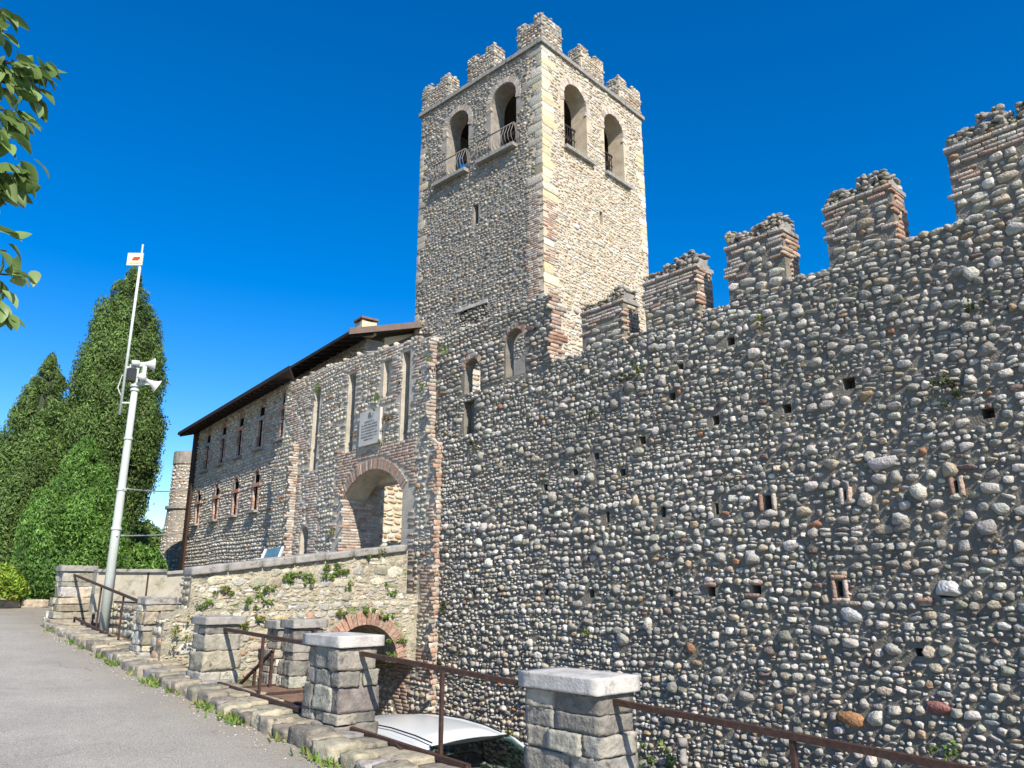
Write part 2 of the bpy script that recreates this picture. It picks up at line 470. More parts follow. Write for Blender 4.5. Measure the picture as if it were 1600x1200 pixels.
class Stones:
    """stones on one frame; build() makes single objects of the largest in view and one joined mesh of the rest"""
    def __init__(s, fr, kind, rng):
        s.fr, s.kind, s.rng = fr, kind, rng
        s.A = np.zeros((0, 4)); s.d = np.zeros(0); s.c = np.zeros((0, 3)); s.rot = np.zeros(0); s.n0 = np.zeros(0)
    def add(s, A, depth, col, rot=.05, n0=0.):
        A = np.asarray(A, float).reshape(-1, 4)
        n = len(A)
        s.A = np.concatenate([s.A, A]); s.c = np.concatenate([s.c, np.broadcast_to(col, (n, 3))])
        d = depth(A) if callable(depth) else np.broadcast_to(depth, (n,))
        s.d = np.concatenate([s.d, d]); s.rot = np.concatenate([s.rot, s.rng.normal(0, rot, n) if rot else np.zeros(n)])
        s.n0 = np.concatenate([s.n0, np.full(n, n0) if np.isscalar(n0) else n0])
        return s
    def build(s, parent, name, mat_obj, mat_tint, singles=0, min_px=0, smooth=True, rest_name=None):
        n = len(s.A)
        if n == 0:
            return
        T = TPL[s.kind]
        var = s.rng.integers(0, len(T), n)
        flip = s.rng.choice((-1., 1.), n)
        P = s.fr.pts(np.stack([s.A[:, 0], s.n0, s.A[:, 1]], 1))
        d, inf = view_px(P)
        size = np.sqrt(s.A[:, 2] * s.A[:, 3]) / d * 1190
        single = np.zeros(n, bool)
        if singles:
            order = np.argsort(-(size * inf))[:singles]
            order = order[(size[order] > min_px) & inf[order]]
            single[order] = True
        base = origin_of(parent) if parent else Vector((0, 0, 0))
        for i in np.flatnonzero(single):
            o = bpy.data.objects.new(name, shared_mesh(s.kind, int(var[i]), mat_obj, smooth))
            o.location = Vector(P[i]) - base
            o.rotation_euler = (0, s.rot[i], s.fr.a)
            o.scale = (s.A[i, 2] / 2, s.d[i], s.A[i, 3] / 2)
            o.color = (*s.c[i], 1)
            o.parent = parent
            COL.objects.link(o)
        idx = np.flatnonzero(~single)
        if len(idx):
            VV, FF, CC, b = [], [], [], 0
            for k in range(len(T)):
                ii = idx[var[idx] == k]
                if not len(ii):
                    continue
                V, F = T[k]
                m = len(V)
                x = V[None, :, 0] * (s.A[ii, 2] / 2 * flip[ii])[:, None]
                z = V[None, :, 2] * (s.A[ii, 3] / 2)[:, None]
                y = V[None, :, 1] * s.d[ii][:, None]
                c, sn = np.cos(s.rot[ii])[:, None], np.sin(s.rot[ii])[:, None]
                X = x * c + z * sn + s.A[ii, 0][:, None]; Z = -x * sn + z * c + s.A[ii, 1][:, None]
                W = s.fr.pts(np.stack([X.ravel(), (-y + s.n0[ii][:, None]).ravel(), Z.ravel()], 1))
                FA = F[None] + (np.arange(len(ii)) * m)[:, None, None] + b
                fl = flip[ii] < 0
                FA[fl] = FA[fl][:, :, ::-1]
                VV.append(W); FF.append(FA.reshape(-1, 3)); CC.append(np.repeat(s.c[ii], m, 0))
                b += len(W)
            me = mesh_from(np.concatenate(VV), np.concatenate(FF), smooth, np.concatenate(CC))
            o = obj(rest_name or (name + '_facing'), me, mat_tint, parent)
            if len(idx) > 1:
                o['kind'] = 'stuff'
            return o

def rect_loop(u0, u1, v0, v1):
    return [(u0, v0), (u1, v0), (u1, v1), (u0, v1)]

def arch_loop(u0, u1, v0, vs, rise=None, seg=12):
    c, r = (u0 + u1) / 2, (u1 - u0) / 2
    rise = r if rise is None else rise
    R = (r * r + rise * rise) / (2 * rise); cz = vs + rise - R
    a0 = math.asin(min(1, r / R)) if rise < r - 1e-6 else pi / 2
    pts = [(u0, v0), (u1, v0)]
    for i in range(seg + 1):
        a = a0 - 2 * a0 * i / seg
        pts.append((c + R * sin(a), cz + R * cos(a)))
    return pts

def inside(loop, u, v):
    L = np.array(loop); n = len(L); r = np.zeros(np.shape(u), bool)
    for i in range(n):
        x1, y1 = L[i]; x2, y2 = L[(i + 1) % n]
        c = ((y1 > v) != (y2 > v)) & (u < (x2 - x1) * (v - y1) / (y2 - y1 + 1e-12) + x1)
        r ^= c
    return r

def fill_holes(loops):
    """triangulate the first loop minus the others"""
    P, E_ = [], []
    for L in loops:
        b = len(P); n = len(L)
        P += [Vector((float(p[0]), float(p[1]))) for p in L]
        E_ += [(b + k, b + (k + 1) % n) for k in range(n)]
    v, e, f, *_ = delaunay_2d_cdt(P, E_, [], 0, 1e-6)
    V = np.array([(q.x, q.y) for q in v]); T = np.array([t for t in f if len(t) == 3])
    c = V[T].mean(1)
    k = inside(loops[0], c[:, 0], c[:, 1])
    for L in loops[1:]:
        k &= ~inside(L, c[:, 0], c[:, 1])
    T = T[k]
    a = V[T]
    area = (a[:, 1, 0] - a[:, 0, 0]) * (a[:, 2, 1] - a[:, 0, 1]) - (a[:, 1, 1] - a[:, 0, 1]) * (a[:, 2, 0] - a[:, 0, 0])
    T[area < 0] = T[area < 0][:, ::-1]
    return V, [tuple(int(i) for i in t) for t in T]

def slab(fr, outer, holes, thick, back=True):
    """wall panel with openings. holes: (loop, depth or None for right through)"""
    a = Acc()
    loops = [outer] + [h[0] for h in holes]
    V, tris = fill_holes(loops)
    a.add([fr.pt(p[0], p[1], 0) for p in V], tris)
    if back:
        V, t2 = fill_holes([outer] + [h[0] for h in holes if h[1] is None])
        a.add([fr.pt(p[0], p[1], -thick) for p in V], [tuple(reversed(t)) for t in t2])
    for i, L in enumerate(loops):
        dep = thick if i == 0 or holes[i - 1][1] is None else holes[i - 1][1]
        n = len(L)
        a.add([fr.pt(p[0], p[1], 0) for p in L] + [fr.pt(p[0], p[1], -dep) for p in L],
              [(k, (k + 1) % n, n + (k + 1) % n, n + k) for k in range(n)])
        if i and holes[i - 1][1] is not None:
            a.add([fr.pt(p[0], p[1], -dep) for p in L], [tuple(range(n))])
    me = a.mesh()
    bm = bmesh.new(); bm.from_mesh(me); bmesh.ops.remove_doubles(bm, verts=bm.verts, dist=1e-5)
    bmesh.ops.recalc_face_normals(bm, faces=bm.faces); bm.to_mesh(me); bm.free()
    return me

def clear_of(A, loops, frac=.0):
    """stones whose centre and half-way corners avoid the openings"""
    k = np.ones(len(A), bool)
    for L in loops:
        for (du, dv) in ((0, 0), (.42, .42), (-.42, .42), (.42, -.42), (-.42, -.42)):
            k &= ~inside(L, A[:, 0] + du * A[:, 2], A[:, 1] + dv * A[:, 3])
    return k

def within(A, L):
    k = np.ones(len(A), bool)
    for (du, dv) in ((.40, .40), (-.40, .40), (.40, -.40), (-.40, -.40)):
        k &= inside(L, A[:, 0] + du * A[:, 2], A[:, 1] + dv * A[:, 3])
    return k

def with_bigs(rng, A, n, wr, hr, u0, u1, v0, v1):
    """replace patches of the courses by n larger stones"""
    B = []
    tries = 0
    while len(B) < n and tries < n * 30:
        tries += 1
        w, h = rng.uniform(*wr), rng.uniform(*hr); u, v = rng.uniform(u0, u1), rng.uniform(v0, v1)
        if all(abs(u - b[0]) > (w + b[2]) * .5 or abs(v - b[1]) > (h + b[3]) * .5 for b in B):
            B.append((u, v, w, h))
    B = np.array(B)
    k = np.ones(len(A), bool)
    for b in B:
        k &= ~((np.abs(A[:, 0] - b[0]) < b[2] * .5 + A[:, 2] * .12) & (np.abs(A[:, 1] - b[1]) < b[3] * .5 + A[:, 3] * .12))
    return A[k], B

def irregular(rng, A, keep_p, u0, u1, v0, v1, sizes, res=.011, ok=None):
    """drop some coursed stones and pack uneven ones of falling size into the room that leaves"""
    A = A[rng.random(len(A)) < keep_p]
    nu, nv = int((u1 - u0) / res) + 2, int((v1 - v0) / res) + 2
    occ = np.zeros((nv, nu), bool)
    def cells(u, v, w, h, k):
        return max(0, int((v - h * k - v0) / res)), max(0, int((v + h * k - v0) / res)) + 1, max(0, int((u - w * k - u0) / res)), max(0, int((u + w * k - u0) / res)) + 1
    for a in A:
        j0, j1, i0, i1 = cells(*a, .46); occ[j0:j1, i0:i1] = True
    out = []
    for size, tries in sizes:
        U = rng.uniform(u0, u1, tries); V = rng.uniform(v0, v1, tries)
        W = size * rng.uniform(.8, 1.7, tries); H = size * rng.uniform(.6, 1.15, tries)
        for u, v, w, h in zip(U, V, W, H):
            if occ[min(nv - 1, int((v - v0) / res)), min(nu - 1, int((u - u0) / res))]:
                continue
            j0, j1, i0, i1 = cells(u, v, w, h, .47)
            if not occ[j0:j1, i0:i1].any():
                occ[j0:j1, i0:i1] = True; out.append((u, v, w, h))
    return np.concatenate([A, np.array(out).reshape(-1, 4)])

def voussoirs(fr, uc, vs, ri, depth_r, n, proud, rng, a0=0, a1=pi, cols=None, thick=.06, rise=None):
    """arch bricks as (V, F, colour) joined mesh, radial"""
    a = Acc(); C = []
    for i in range(n):
        t0 = a0 + (a1 - a0) * (i + .06) / n; t1 = a0 + (a1 - a0) * (i + .94) / n
        p = proud * rng.uniform(.6, 1.2)
        P = []
        for nn in (-thick, p):
            for (r, t) in ((ri, t0), (ri + depth_r * rng.uniform(.95, 1.04), t0), (ri + depth_r, t1), (ri, t1)):
                P.append(fr.pt(uc - r * cos(t), vs + r * sin(t), nn))
        a.hexa(P)
        C += [cols[rng.integers(len(cols))] * rng.uniform(.8, 1.2)] * 8
    return mesh_from(a.V, a.F, False, np.array(C))

# palettes (base colours)
G = np.array
WEA = lambda A: (.97 + .13 * np.sin(A[:, 0] * 1.1 + 2 * np.sin(A[:, 1] * .9)) * np.sin(A[:, 1] * 1.6 + A[:, 0] * .5) - .10 * (A[:, 1] > 3.3))[:, None]   # weathered areas of the old wall
COB = [(5, G((.37, .36, .34))), (5, G((.47, .455, .43))), (3, G((.28, .275, .26))), (2.2, G((.54, .525, .50))), (1.8, G((.42, .37, .30))), (.3, G((.38, .29, .20))), (.10, G((.31, .17, .11))), (.3, G((.20, .155, .145))), (.5, G((.28, .29, .24)))]
RUB = [(4, G((.43, .41, .37))), (3, G((.33, .315, .29))), (2.5, G((.52, .50, .46))), (1.2, G((.45, .39, .30))), (.3, G((.36, .23, .15)))]
TOW = [(4, G((.62, .555, .445))), (3, G((.68, .63, .54))), (2.5, G((.56, .465, .335))), (1.2, G((.58, .44, .32))), (2.5, G((.70, .67, .61))), (.5, G((.48, .33, .22))), (.8, G((.44, .41, .36)))]
QUO = [(3, G((.66, .58, .36))), (2, G((.63, .58, .47))), (2, G((.58, .53, .40)))]
QUG = [(3, G((.46, .44, .39))), (2, G((.52, .49, .43))), (2, G((.40, .38, .34))), (1, G((.52, .47, .34)))]
PAL = [(4, G((.46, .44, .41))), (3, G((.55, .53, .495))), (2, G((.37, .35, .325))), (1.2, G((.46, .39, .31))), (.35, G((.36, .24, .16)))]
BRI = [(4, G((.42, .255, .17))), (3, G((.47, .32, .225))), (2, G((.34, .19, .125))), (2.5, G((.48, .39, .30))), (1, G((.29, .24, .20)))]
BRG = [(3, G((.44, .385, .325))), (3, G((.39, .31, .25))), (2, G((.48, .43, .37))), (1, G((.37, .25, .185)))]
BRS = [(4, G((.46, .415, .32))), (3, G((.53, .50, .43))), (2, G((.37, .325, .24))), (3, G((.38, .365, .33))), (.6, G((.42, .28, .19))), (1, G((.30, .29, .22)))]
PIE = [(4, G((.34, .33, .31))), (3, G((.42, .405, .37))), (2, G((.25, .245, .235))), (1.5, G((.44, .41, .35)))]
KER = [(3, G((.36, .32, .24))), (2, G((.42, .37, .27))), (2, G((.28, .25, .20))), (1, G((.33, .31, .28)))]

TOW[:] = [(w, c * .93) for w, c in TOW]
for P_ in (COB, RUB, PAL, PIE, QUG):
    P_[:] = [(w, c * G((1.04, 1.0, .92)) * (1.0 if P_ is COB else .84 if P_ is PIE else .93)) for w, c in P_]
KER[:] = [(w, c * .80) for w, c in KER]
PALT = [(w, c * G((.84, .79, .70))) for w, c in PAL] + [(w, c * .85) for w, c in COB[:3]]  # greyer copy for the tower face that gets little sun
BRI[:] = [(w, c * .82 + c.mean() * .18) for w, c in BRI]

# ================================================================== GROUND
ZR = [(40, -.35), (6, -.1), (0, .06), (-5.25, .34), (-7.2, .43), (-8.4, .49), (-10.4, .58), (-12.3, .70), (-15.6, .90), (-19, 1.06), (-24, 1.20), (-40, 1.28), (-90, 1.3)]
def zr(x):
    xs = [p[0] for p in ZR][::-1]; zs = [p[1] for p in ZR][::-1]
    return float(np.interp(x, xs, zs))
LANE = -1.05

def grid_sheet(xs, ys, zf):
    V = [(x, y, zf(x, y)) for y in ys for x in xs]
    n = len(xs)
    F = [(j * n + i, j * n + i + 1, (j + 1) * n + i + 1, (j + 1) * n + i) for j in range(len(ys) - 1) for i in range(n - 1)]
    return mesh_from(V, F)

xs = sorted(set([-30, -27, -24, -21.5, -19] + [x * .7 for x in range(-26, 20)] + [18, 25, 40]))
ys = [-9, -6, -4, -2, -1, 0, 1, 2, 2.6, 3.06]
tag(obj('road', grid_sheet(xs, ys, lambda x, y: zr(x) - max(0, -y - 4) * .01), M['asphalt']), kind='structure')
def zt(x, y):
    if y < 3.2 or x < -17.6:
        return zr(x) - .12 - max(0, -y - 9) * .02 - (max(0, -x - 60) * .02)
    return LANE - .05 - max(0, y - 40) * .03
tx = [-1500, -400, -150, -60, -35, -28, -24, -20, -17.7, -17.5, -14, -10, -7, -4, -1, 2, 6, 12, 25, 60, 200, 1500]
ty = [-1500, -300, -80, -30, -12, -9, -5, -2, 1, 3.1, 3.3, 6, 9, 15, 30, 60, 200, 1500]
tag(obj('road_bend', grid_sheet([-30, -26, -22, -19, -17.75, -16.8], [3.058, 4.2, 5.4], lambda x, y: zr(x) - .002), M['asphalt']), kind='structure')
tag(obj('terrain', grid_sheet(tx, ty, zt), M['earth']), kind='structure')
tag(obj('lane', grid_sheet([-40, -20, -11, -5, 0, 8, 25], [3.5, 5.5, 7.6], lambda x, y: LANE), M['lane']), kind='structure')

# ================================================================== CURTAIN WALL
rng = np.random.default_rng(11)
FW = Frame((0, 7.5, 0), 0)
wall = root('castle_wall', 'long grey cobblestone curtain wall with battlements at the right of the tower', 'castle wall', (-4, 7.5, LANE))
top_prof = [(6, 4.9), (-1.5, 4.93), (-2.7, 4.92), (-3.9, 4.9), (-5.1, 4.83), (-6.3, 4.8), (-7.7, 4.8)]
W_OUT = [(-10.75, LANE - .1), (6, LANE - .1)] + top_prof + [(-7.7, 4.72), (-10.75, 4.72)]
win_a = arch_loop(-9.84, -9.42, 4.74, 5.16, .16, 8); win_b = arch_loop(-8.78, -8.32, 4.80, 5.40, .16, 8)
slot = rect_loop(-9.84, -9.56, 4.05, 4.6)
put = []
for (x, z, w, h) in [(-8.28, 2.49, .06, .13), (-6.73, 2.5, .06, .14), (-5.83, 2.5, .07, .13), (-5.07, 2.48, .05, .13), (-4.42, 2.5, .08, .15), (-3.56, 2.49, .03, .1), (-2.54, 2.49, .03, .1),
                     (-9.53, 1.55, .07, .09), (-8.95, 1.57, .06, .08), (-7.9, 1.55, .07, .09), (-7.05, 1.54, .09, .10), (-5.78, 1.56, .06, .09), (-5.21, 1.57, .09, .10), (-4.64, 1.59, .10, .09), (-3.72, 1.60, .05, .14), (-2.75, 1.59, .13, .13),
                     (-6.9, 3.32, .09, .09), (-6.1, 3.42, .10, .10), (-5.0, 3.50, .09, .11), (-4.72, 4.4, .10, .10), (-5.6, 3.9, .09, .1), (-3.4, 3.62, .13, .12), (-7.9, 3.0, .09, .09), (-7.3, 3.15, .1, .09), (-6.45, 3.05, .1, .09), (-4.1, 3.48, .1, .1), (-5.45, 4.25, .08, .08), (-3.05, 1.05, .08, .07), (-2.2, 3.1, .1, .09), (-0.6, 2.5, .06, .14), (-.2, 1.6, .1, .1)]:
    put.append(rect_loop(x - w / 2, x + w / 2, z - h / 2, z + h / 2))
obj('wall_core', slab(FW, W_OUT, [(slot, .15)] + [(p, .22) for p in put], .55), M['mortar_dark'], wall)
obj('parapet_core', slab(FW, [(-10.75, 4.721), (-7.7, 4.721), (-7.7, 5.9), (-8.6, 5.93), (-9.5, 5.88), (-10.75, 5.86)], [(win_a, None), (win_b, None)], .17), M['mortar_dark'], wall)
for wl_ in ((-9.84, -9.42, 5.16), (-8.78, -8.32, 5.40)):
    hw_ = (wl_[1] - wl_[0]) / 2; R_ = (hw_ * hw_ + .16 * .16) / .32; th_ = math.asin(hw_ / R_)
    obj('brick_arch', voussoirs(FW, (wl_[0] + wl_[1]) / 2, wl_[2] + .16 - R_, R_, .09, 12, .03, rng, pi / 2 - th_, pi / 2 + th_, [p[1] for p in BRI]), M['brick_tint'], wall)

st = Stones(FW, 'cobble', rng)
A = lay(rng, -10.62, 1.6, LANE, 4.72, (.046, .106), (.66, 1.8), .002, .26, .04)
A = A[A[:, 0] < 1.6]
A[:, 1] += rng.normal(0, .10, len(A)) * A[:, 3]
kp = np.clip(.74 - .28 * (np.sin(A[:, 0] * 1.3 + A[:, 1] * 1.9) > .1) + .12 * (A[:, 1] > 3.4) - .10 * (A[:, 0] > -5), .2, .85)
A = irregular(rng, A, kp, -10.62, 1.6, LANE, 4.72, [(.15, 1500), (.115, 4000), (.09, 9000), (.07, 14000), (.052, 22000), (.038, 26000), (.027, 24000)])
A, B = with_bigs(rng, A, 120, (.12, .22), (.09, .16), -10, 1.5, LANE + .1, 4.6)
A2 = lay(rng, -10.62, -7.72, 4.78, 5.92, (.05, .10), (1.0, 2.6), .010, .1, .01)
A3 = lay(rng, -7.7, 1.6, 4.68, 4.97, (.06, .11), (1.0, 2.6), .010, .1, .02)
A = np.concatenate([A, A2, A3])
k = clear_of(A, [win_a, win_b, slot] + put)
k &= (A[:, 1] < np.interp(A[:, 0], [p[0] for p in top_prof][::-1], [p[1] for p in top_prof][::-1]) + .02) | ((A[:, 0] < -7.74) & (A[:, 1] < 5.92))
k &= A[:, 0] - A[:, 2] / 2 > -10.66
A = A[k]
B = B[clear_of(B, [win_a, win_b, slot] + put)]
ang_k = rng.random(len(A)) < np.interp(A[:, 1], [-1, 2.2, 3.6, 4.6], [.68, .72, .88, .95])
AR_ = A[ang_k]; A = A[~ang_k]
str_ = Stones(FW, 'rubble', rng)
str_.add(AR_, lambda a: np.minimum(a[:, 2], a[:, 3]) * rng.uniform(.26, .52, len(a)) + .008, pick(rng, COB, len(AR_)) * WEA(AR_), .12)
str_.build(wall, 'stone', M['stone_obj'], M['stone_tint'], 120, 0, False, 'rubble_facing')
st.add(A, lambda a: np.minimum(a[:, 2], a[:, 3]) * rng.uniform(.34, .62, len(a)) + .006, pick(rng, COB, len(A)) * WEA(A), .15)
st.add(B, lambda a: np.minimum(a[:, 2], a[:, 3]) * .38 + .015, pick(rng, COB, len(B)), .12)
# a few known odd ones: long pale slab, big pale boulder, orange boulder, dark red pair
odd = np.array([(-3.16, 2.78, .34, .13), (-2.72, 1.6, .24, .16), (-3.62, 1.36, .24, .17), (-3.75, .42, .30, .15), (-5.55, .95, .15, .15), (-2.95, .60, .26, .12)])
oc = G([(.46, .42, .40), (.55, .53, .50), (.50, .48, .46), (.36, .19, .09), (.27, .15, .09), (.26, .12, .10)])
kk = np.ones(len(st.A), bool)
for b in odd:
    kk &= ~((np.abs(st.A[:, 0] - b[0]) < b[2] * .55) & (np.abs(st.A[:, 1] - b[1]) < b[3] * .6))
st.A, st.d, st.c, st.rot, st.n0 = st.A[kk], st.d[kk], st.c[kk], st.rot[kk], st.n0[kk]
st.add(odd, .06, oc, .1)
st.build(wall, 'stone', M['stone_obj'], M['stone_tint'], 180, 0, False, 'stone_facing')

# pebbles wedged into the joints
gx0, gz0, res = -10.8, LANE, .008
occ = np.zeros((int(6.2 / res), int(12.6 / res)), bool)
for (u, v, w, h) in np.concatenate([st.A, str_.A]):
    i0, i1 = int((u - w / 2 - gx0) / res), int((u + w / 2 - gx0) / res) + 1; j0, j1 = int((v - h / 2 - gz0) / res), int((v + h / 2 - gz0) / res) + 1
    i0, j0 = max(i0, 0), max(j0, 0); i1, j1 = min(i1, occ.shape[1]), min(j1, occ.shape[0])
    if i1 > i0 and j1 > j0:
        a_ = ((np.arange(i0, i1) + .5) * res + gx0 - u) / (w / 2); b_ = ((np.arange(j0, j1) + .5) * res + gz0 - v) / (h / 2)
        occ[j0:j1, i0:i1] |= (a_[None] ** 2 + b_[:, None] ** 2) < .95
fill = []
cu = rng.uniform(-10.33, 1.55, 2500); cv = rng.uniform(LANE + .02, 4.78, 2500)
for u, v in zip(cu, cv):
    i, j = int((u - gx0) / res), int((v - gz0) / res)
    if occ[j, i] or occ[max(j - 1, 0), i] or occ[min(j + 1, occ.shape[0] - 1), i] or occ[j, min(i + 2, occ.shape[1] - 1)] or occ[j, max(i - 2, 0)]:
        continue
    w, h = rng.uniform(.03, .07), rng.uniform(.022, .042)
    fill.append((u, v, w, h))
    occ[max(0, int((v - h * .5 - gz0) / res)):int((v + h * .5 - gz0) / res) + 1, max(0, int((u - w * .5 - gx0) / res)):int((u + w * .5 - gx0) / res) + 1] = True
fill = np.array(fill)
fill = fill[clear_of(fill, [win_a, win_b, slot] + put) & (fill[:, 1] < 4.76)]
Stones(FW, 'small', rng).add(fill, lambda a: a[:, 3] * .6 + .008, pick(rng, COB, len(fill)) * .8, .3).build(wall, 'pebble', M['stone_obj'], M['stone_tint'], 0, 0, True, 'joint_pebbles')['kind'] = 'stuff'

# brick trim round some putlog holes
bt = Stones(FW, 'brick', rng)
tr = []
for (x, z) in [(-4.50, 2.5), (-4.34, 2.5), (-3.60, 2.49), (-3.52, 2.49), (-2.58, 2.49), (-2.50, 2.49), (-3.78, 1.6), (-3.66, 1.6)]:
    tr.append((x, z, .045, .17))
for (x, z) in [(-4.64, 1.665), (-3.72, 1.49), (-3.62, 1.46), (-3.72, 1.71), (-4.7, 1.53), (-5.21, 1.645), (-2.95, 1.5)]:
    tr.append((x, z, .16, .045))
bt.add(np.array(tr), .035, pick(rng, BRI, len(tr)), .04)
bt.build(wall, 'brick', M['stone_obj'], M['brick_tint'], 40, 0, False, 'brick_trim')

ICO = None
def rock_arrays(rng, n, cen, size, sub=1):
    """n irregular lumps -> V, F"""
    global ICO
    if ICO is None:
        bm = bmesh.new(); bmesh.ops.create_icosphere(bm, subdivisions=2, radius=1)
        ICO = (np.array([v.co[:] for v in bm.verts]), np.array([[v.index for v in f.verts] for f in bm.faces])); bm.free()
    V0, F0 = ICO
    VV, FF = [], []
    for i in range(n):
        d = rng.normal(0, 1, (8, 3))
        d /= np.linalg.norm(d, axis=1)[:, None]
        V = V0.copy()
        for q in d:
            t = V @ q; lim = rng.uniform(.40, .72)
            V -= np.outer(np.maximum(t - lim, 0) * .85, q)
        V *= np.array(size[i]) * rng.uniform(.85, 1.15, 3)
        VV.append(V + cen[i]); FF.append(F0 + i * len(V0))
    return np.concatenate(VV), np.concatenate(FF), len(V0)

def rocks(name, parent, rng, cen, size, pal, mat='stone_tint'):
    V, F, m = rock_arrays(rng, len(cen), cen, size)
    c = np.repeat(pick(rng, pal, len(cen)), m, 0)
    return obj(name, mesh_from(V, F, False, c), M[mat], parent)

def wall_merlon(u0, u1, v0, vc, crown, label=None, detail=True):
    """merlon of the curtain wall: core, brick edges, rubble middle, brick cornice, broken crown"""
    T = .31
    a = Acc().box(u0, u1, -.004, T, v0 - .12, vc, FW)
    # broken swallow-tail crown core
    P = crown
    m = obj('merlon', a.mesh(), M['mortar_dark'], wall, FW.pt((u0 + u1) / 2, v0, -T / 2))
    if not detail:
        return
    f = Stones(FW, 'rubble', rng); b = Stones(FW, 'brick', rng)
    R = lay(rng, u0 + .02, u1 - .02, v0 - .02, vc - .03, (.055, .12), (.9, 2.1), .010, .2, .01)
    R = R[(R[:, 0] - R[:, 2] / 2 > u0 - .02) & (R[:, 0] + R[:, 2] / 2 < u1 + .02)]
    edge = lay(rng, u0 + .01, u1, v0 + .25, vc - .02, (.042, .05), (2.8, 5), .008, 0, 0, (.98, 1.02))
    fl = rng.random() < .5
    ke = ((edge[:, 0] < u0 + .2) | (edge[:, 0] > u1 - .16) | ((edge[:, 1] > vc - .16) & fl)) & (edge[:, 0] - edge[:, 2] / 2 > u0 - .05) & (edge[:, 0] + edge[:, 2] / 2 < u1 + .03)
    edge = edge[ke]
    hit = np.zeros(len(R), bool)
    for e in edge:
        hit |= (np.abs(R[:, 0] - e[0]) < (e[2] + R[:, 2]) * .42) & (np.abs(R[:, 1] - e[1]) < (e[3] + R[:, 3]) * .42)
    R = R[~hit]
    f.add(R, lambda q: np.minimum(q[:, 2], q[:, 3]) * .30 + .012, pick(rng, RUB, len(R)), .10)
    b.add(edge, .022, pick(rng, BRG, len(edge)), .03)
    f.build(m, 'stone', M['stone_obj'], M['stone_tint'], 120, 5, False)
    b.build(m, 'brick', M['stone_obj'], M['brick_tint'], 120, 5, False)
    # end face towards the sun, and the far end
    FE = Frame((u1, 7.5, 0), pi / 2)
    e = Stones(FE, 'brick', rng)
    E_ = lay(rng, .0, T, v0 - .05, vc - .02, (.05, .06), (2.2, 3.6), .010, 0, 0, (.98, 1.02))
    E_ = E_[(E_[:, 0] + E_[:, 2] / 2 < T + .03) & (E_[:, 0] - E_[:, 2] / 2 > -.06)]
    e.add(E_, .022, pick(rng, BRI, len(E_)), .04)
    e.build(m, 'brick', M['stone_obj'], M['brick_tint'], 60, 5, False, 'end_bricks')
    # cornice bricks
    cz = vc + .02
    FC = Frame((0, 7.5 - .0, 0), 0)
    c = Stones(FC, 'brick', rng)
    n = max(3, int((u1 - u0) / .17))
    w = (u1 - u0 + .04) / n
    C_ = np.array([(u0 - .02 + w * (i + .5), cz + rng.normal(0, .004), w * .97, .042) for i in range(n)])
    c.add(C_, .03, pick(rng, BRG, n), .03)
    c.build(m, 'cornice_brick', M['stone_obj'], M['brick_tint'], 20, 0, False)
    a = Acc().box(u0 - .015, u1 + .02, -.012, T + .02, vc - .005, vc + .04, FW)
    obj('cornice', a.mesh(), M['cap_grey'], m)
    cen, siz = [], []
    a = Acc()
    for (t, h, s) in crown:
        uu = u0 + (u1 - u0) * t
        a.box(max(u0 + .02, uu - s * 1.1), min(u1 - .02, uu + s * 1.1), .035 + .01 * t, T - .035 - .01 * t, vc + .03, vc + .05 + h * .62, FW)
    obj('crown_core', a.mesh(), M['mortar_grey'], m)
    for (t, h, s) in crown:
        for hh in np.arange(0, h * .85 + .02, .052):
            for du in np.arange(-s, s + .01, .062):
                for dy in (.02, T - .03) + ((.1, .2) if hh > h - .06 else ()):
                    q = min(max(u0 + (u1 - u0) * t + du, u0 + .03), u1 - .03)
                    cen.append((q + rng.normal(0, .012), 7.5 + dy + rng.normal(0, .012), vc + .06 + hh + rng.normal(0, .008)))
                    siz.append((.05 * rng.uniform(.6, 1.3), .045, .034 * rng.uniform(.7, 1.3)))
    rocks('rubble_crown', m, rng, np.array(cen), siz, RUBC)

RUBC = [(w, c * .78) for w, c in RUB] + [(1.2, G((.24, .22, .12)))]
CR = {0: [(.08, .05, .09), (.3, .05, .1), (.55, .08, .1), (.78, .12, .1), (.93, .18, .08)],
      1: [(.07, .06, .07), (.25, .05, .08), (.5, .16, .09), (.7, .2, .1), (.9, .18, .08)],
      2: [(.08, .18, .08), (.22, .16, .07), (.42, .05, .07), (.62, .15, .08), (.85, .18, .11)],
      3: [(.05, .06, .06), (.25, .12, .1), (.45, .08, .05), (.75, .2, .14), (.92, .12, .06)],
      4: [(.05, .05, .08), (.2, .14, .09), (.38, .08, .1), (.5, .26, .1), (.72, .1, .12), (.93, .18, .09)]}
for i, (u0, u1, vc) in enumerate([(-7.10, -6.33, 5.37), (-5.95, -5.12, 5.47), (-4.69, -3.95, 5.53), (-3.45, -2.74, 5.56), (-2.19, -1.38, 5.68)]):
    wall_merlon(u0, u1, float(np.interp(u0, [-7.7, -5, -1.5], [4.8, 4.83, 4.93])), vc, CR[i])
for u0 in (-.88, .42, 1.7, 3.0, 4.3):
    wall_merlon(u0, u0 + .8, 4.92, 5.62, CR[1], detail=u0 < .5)
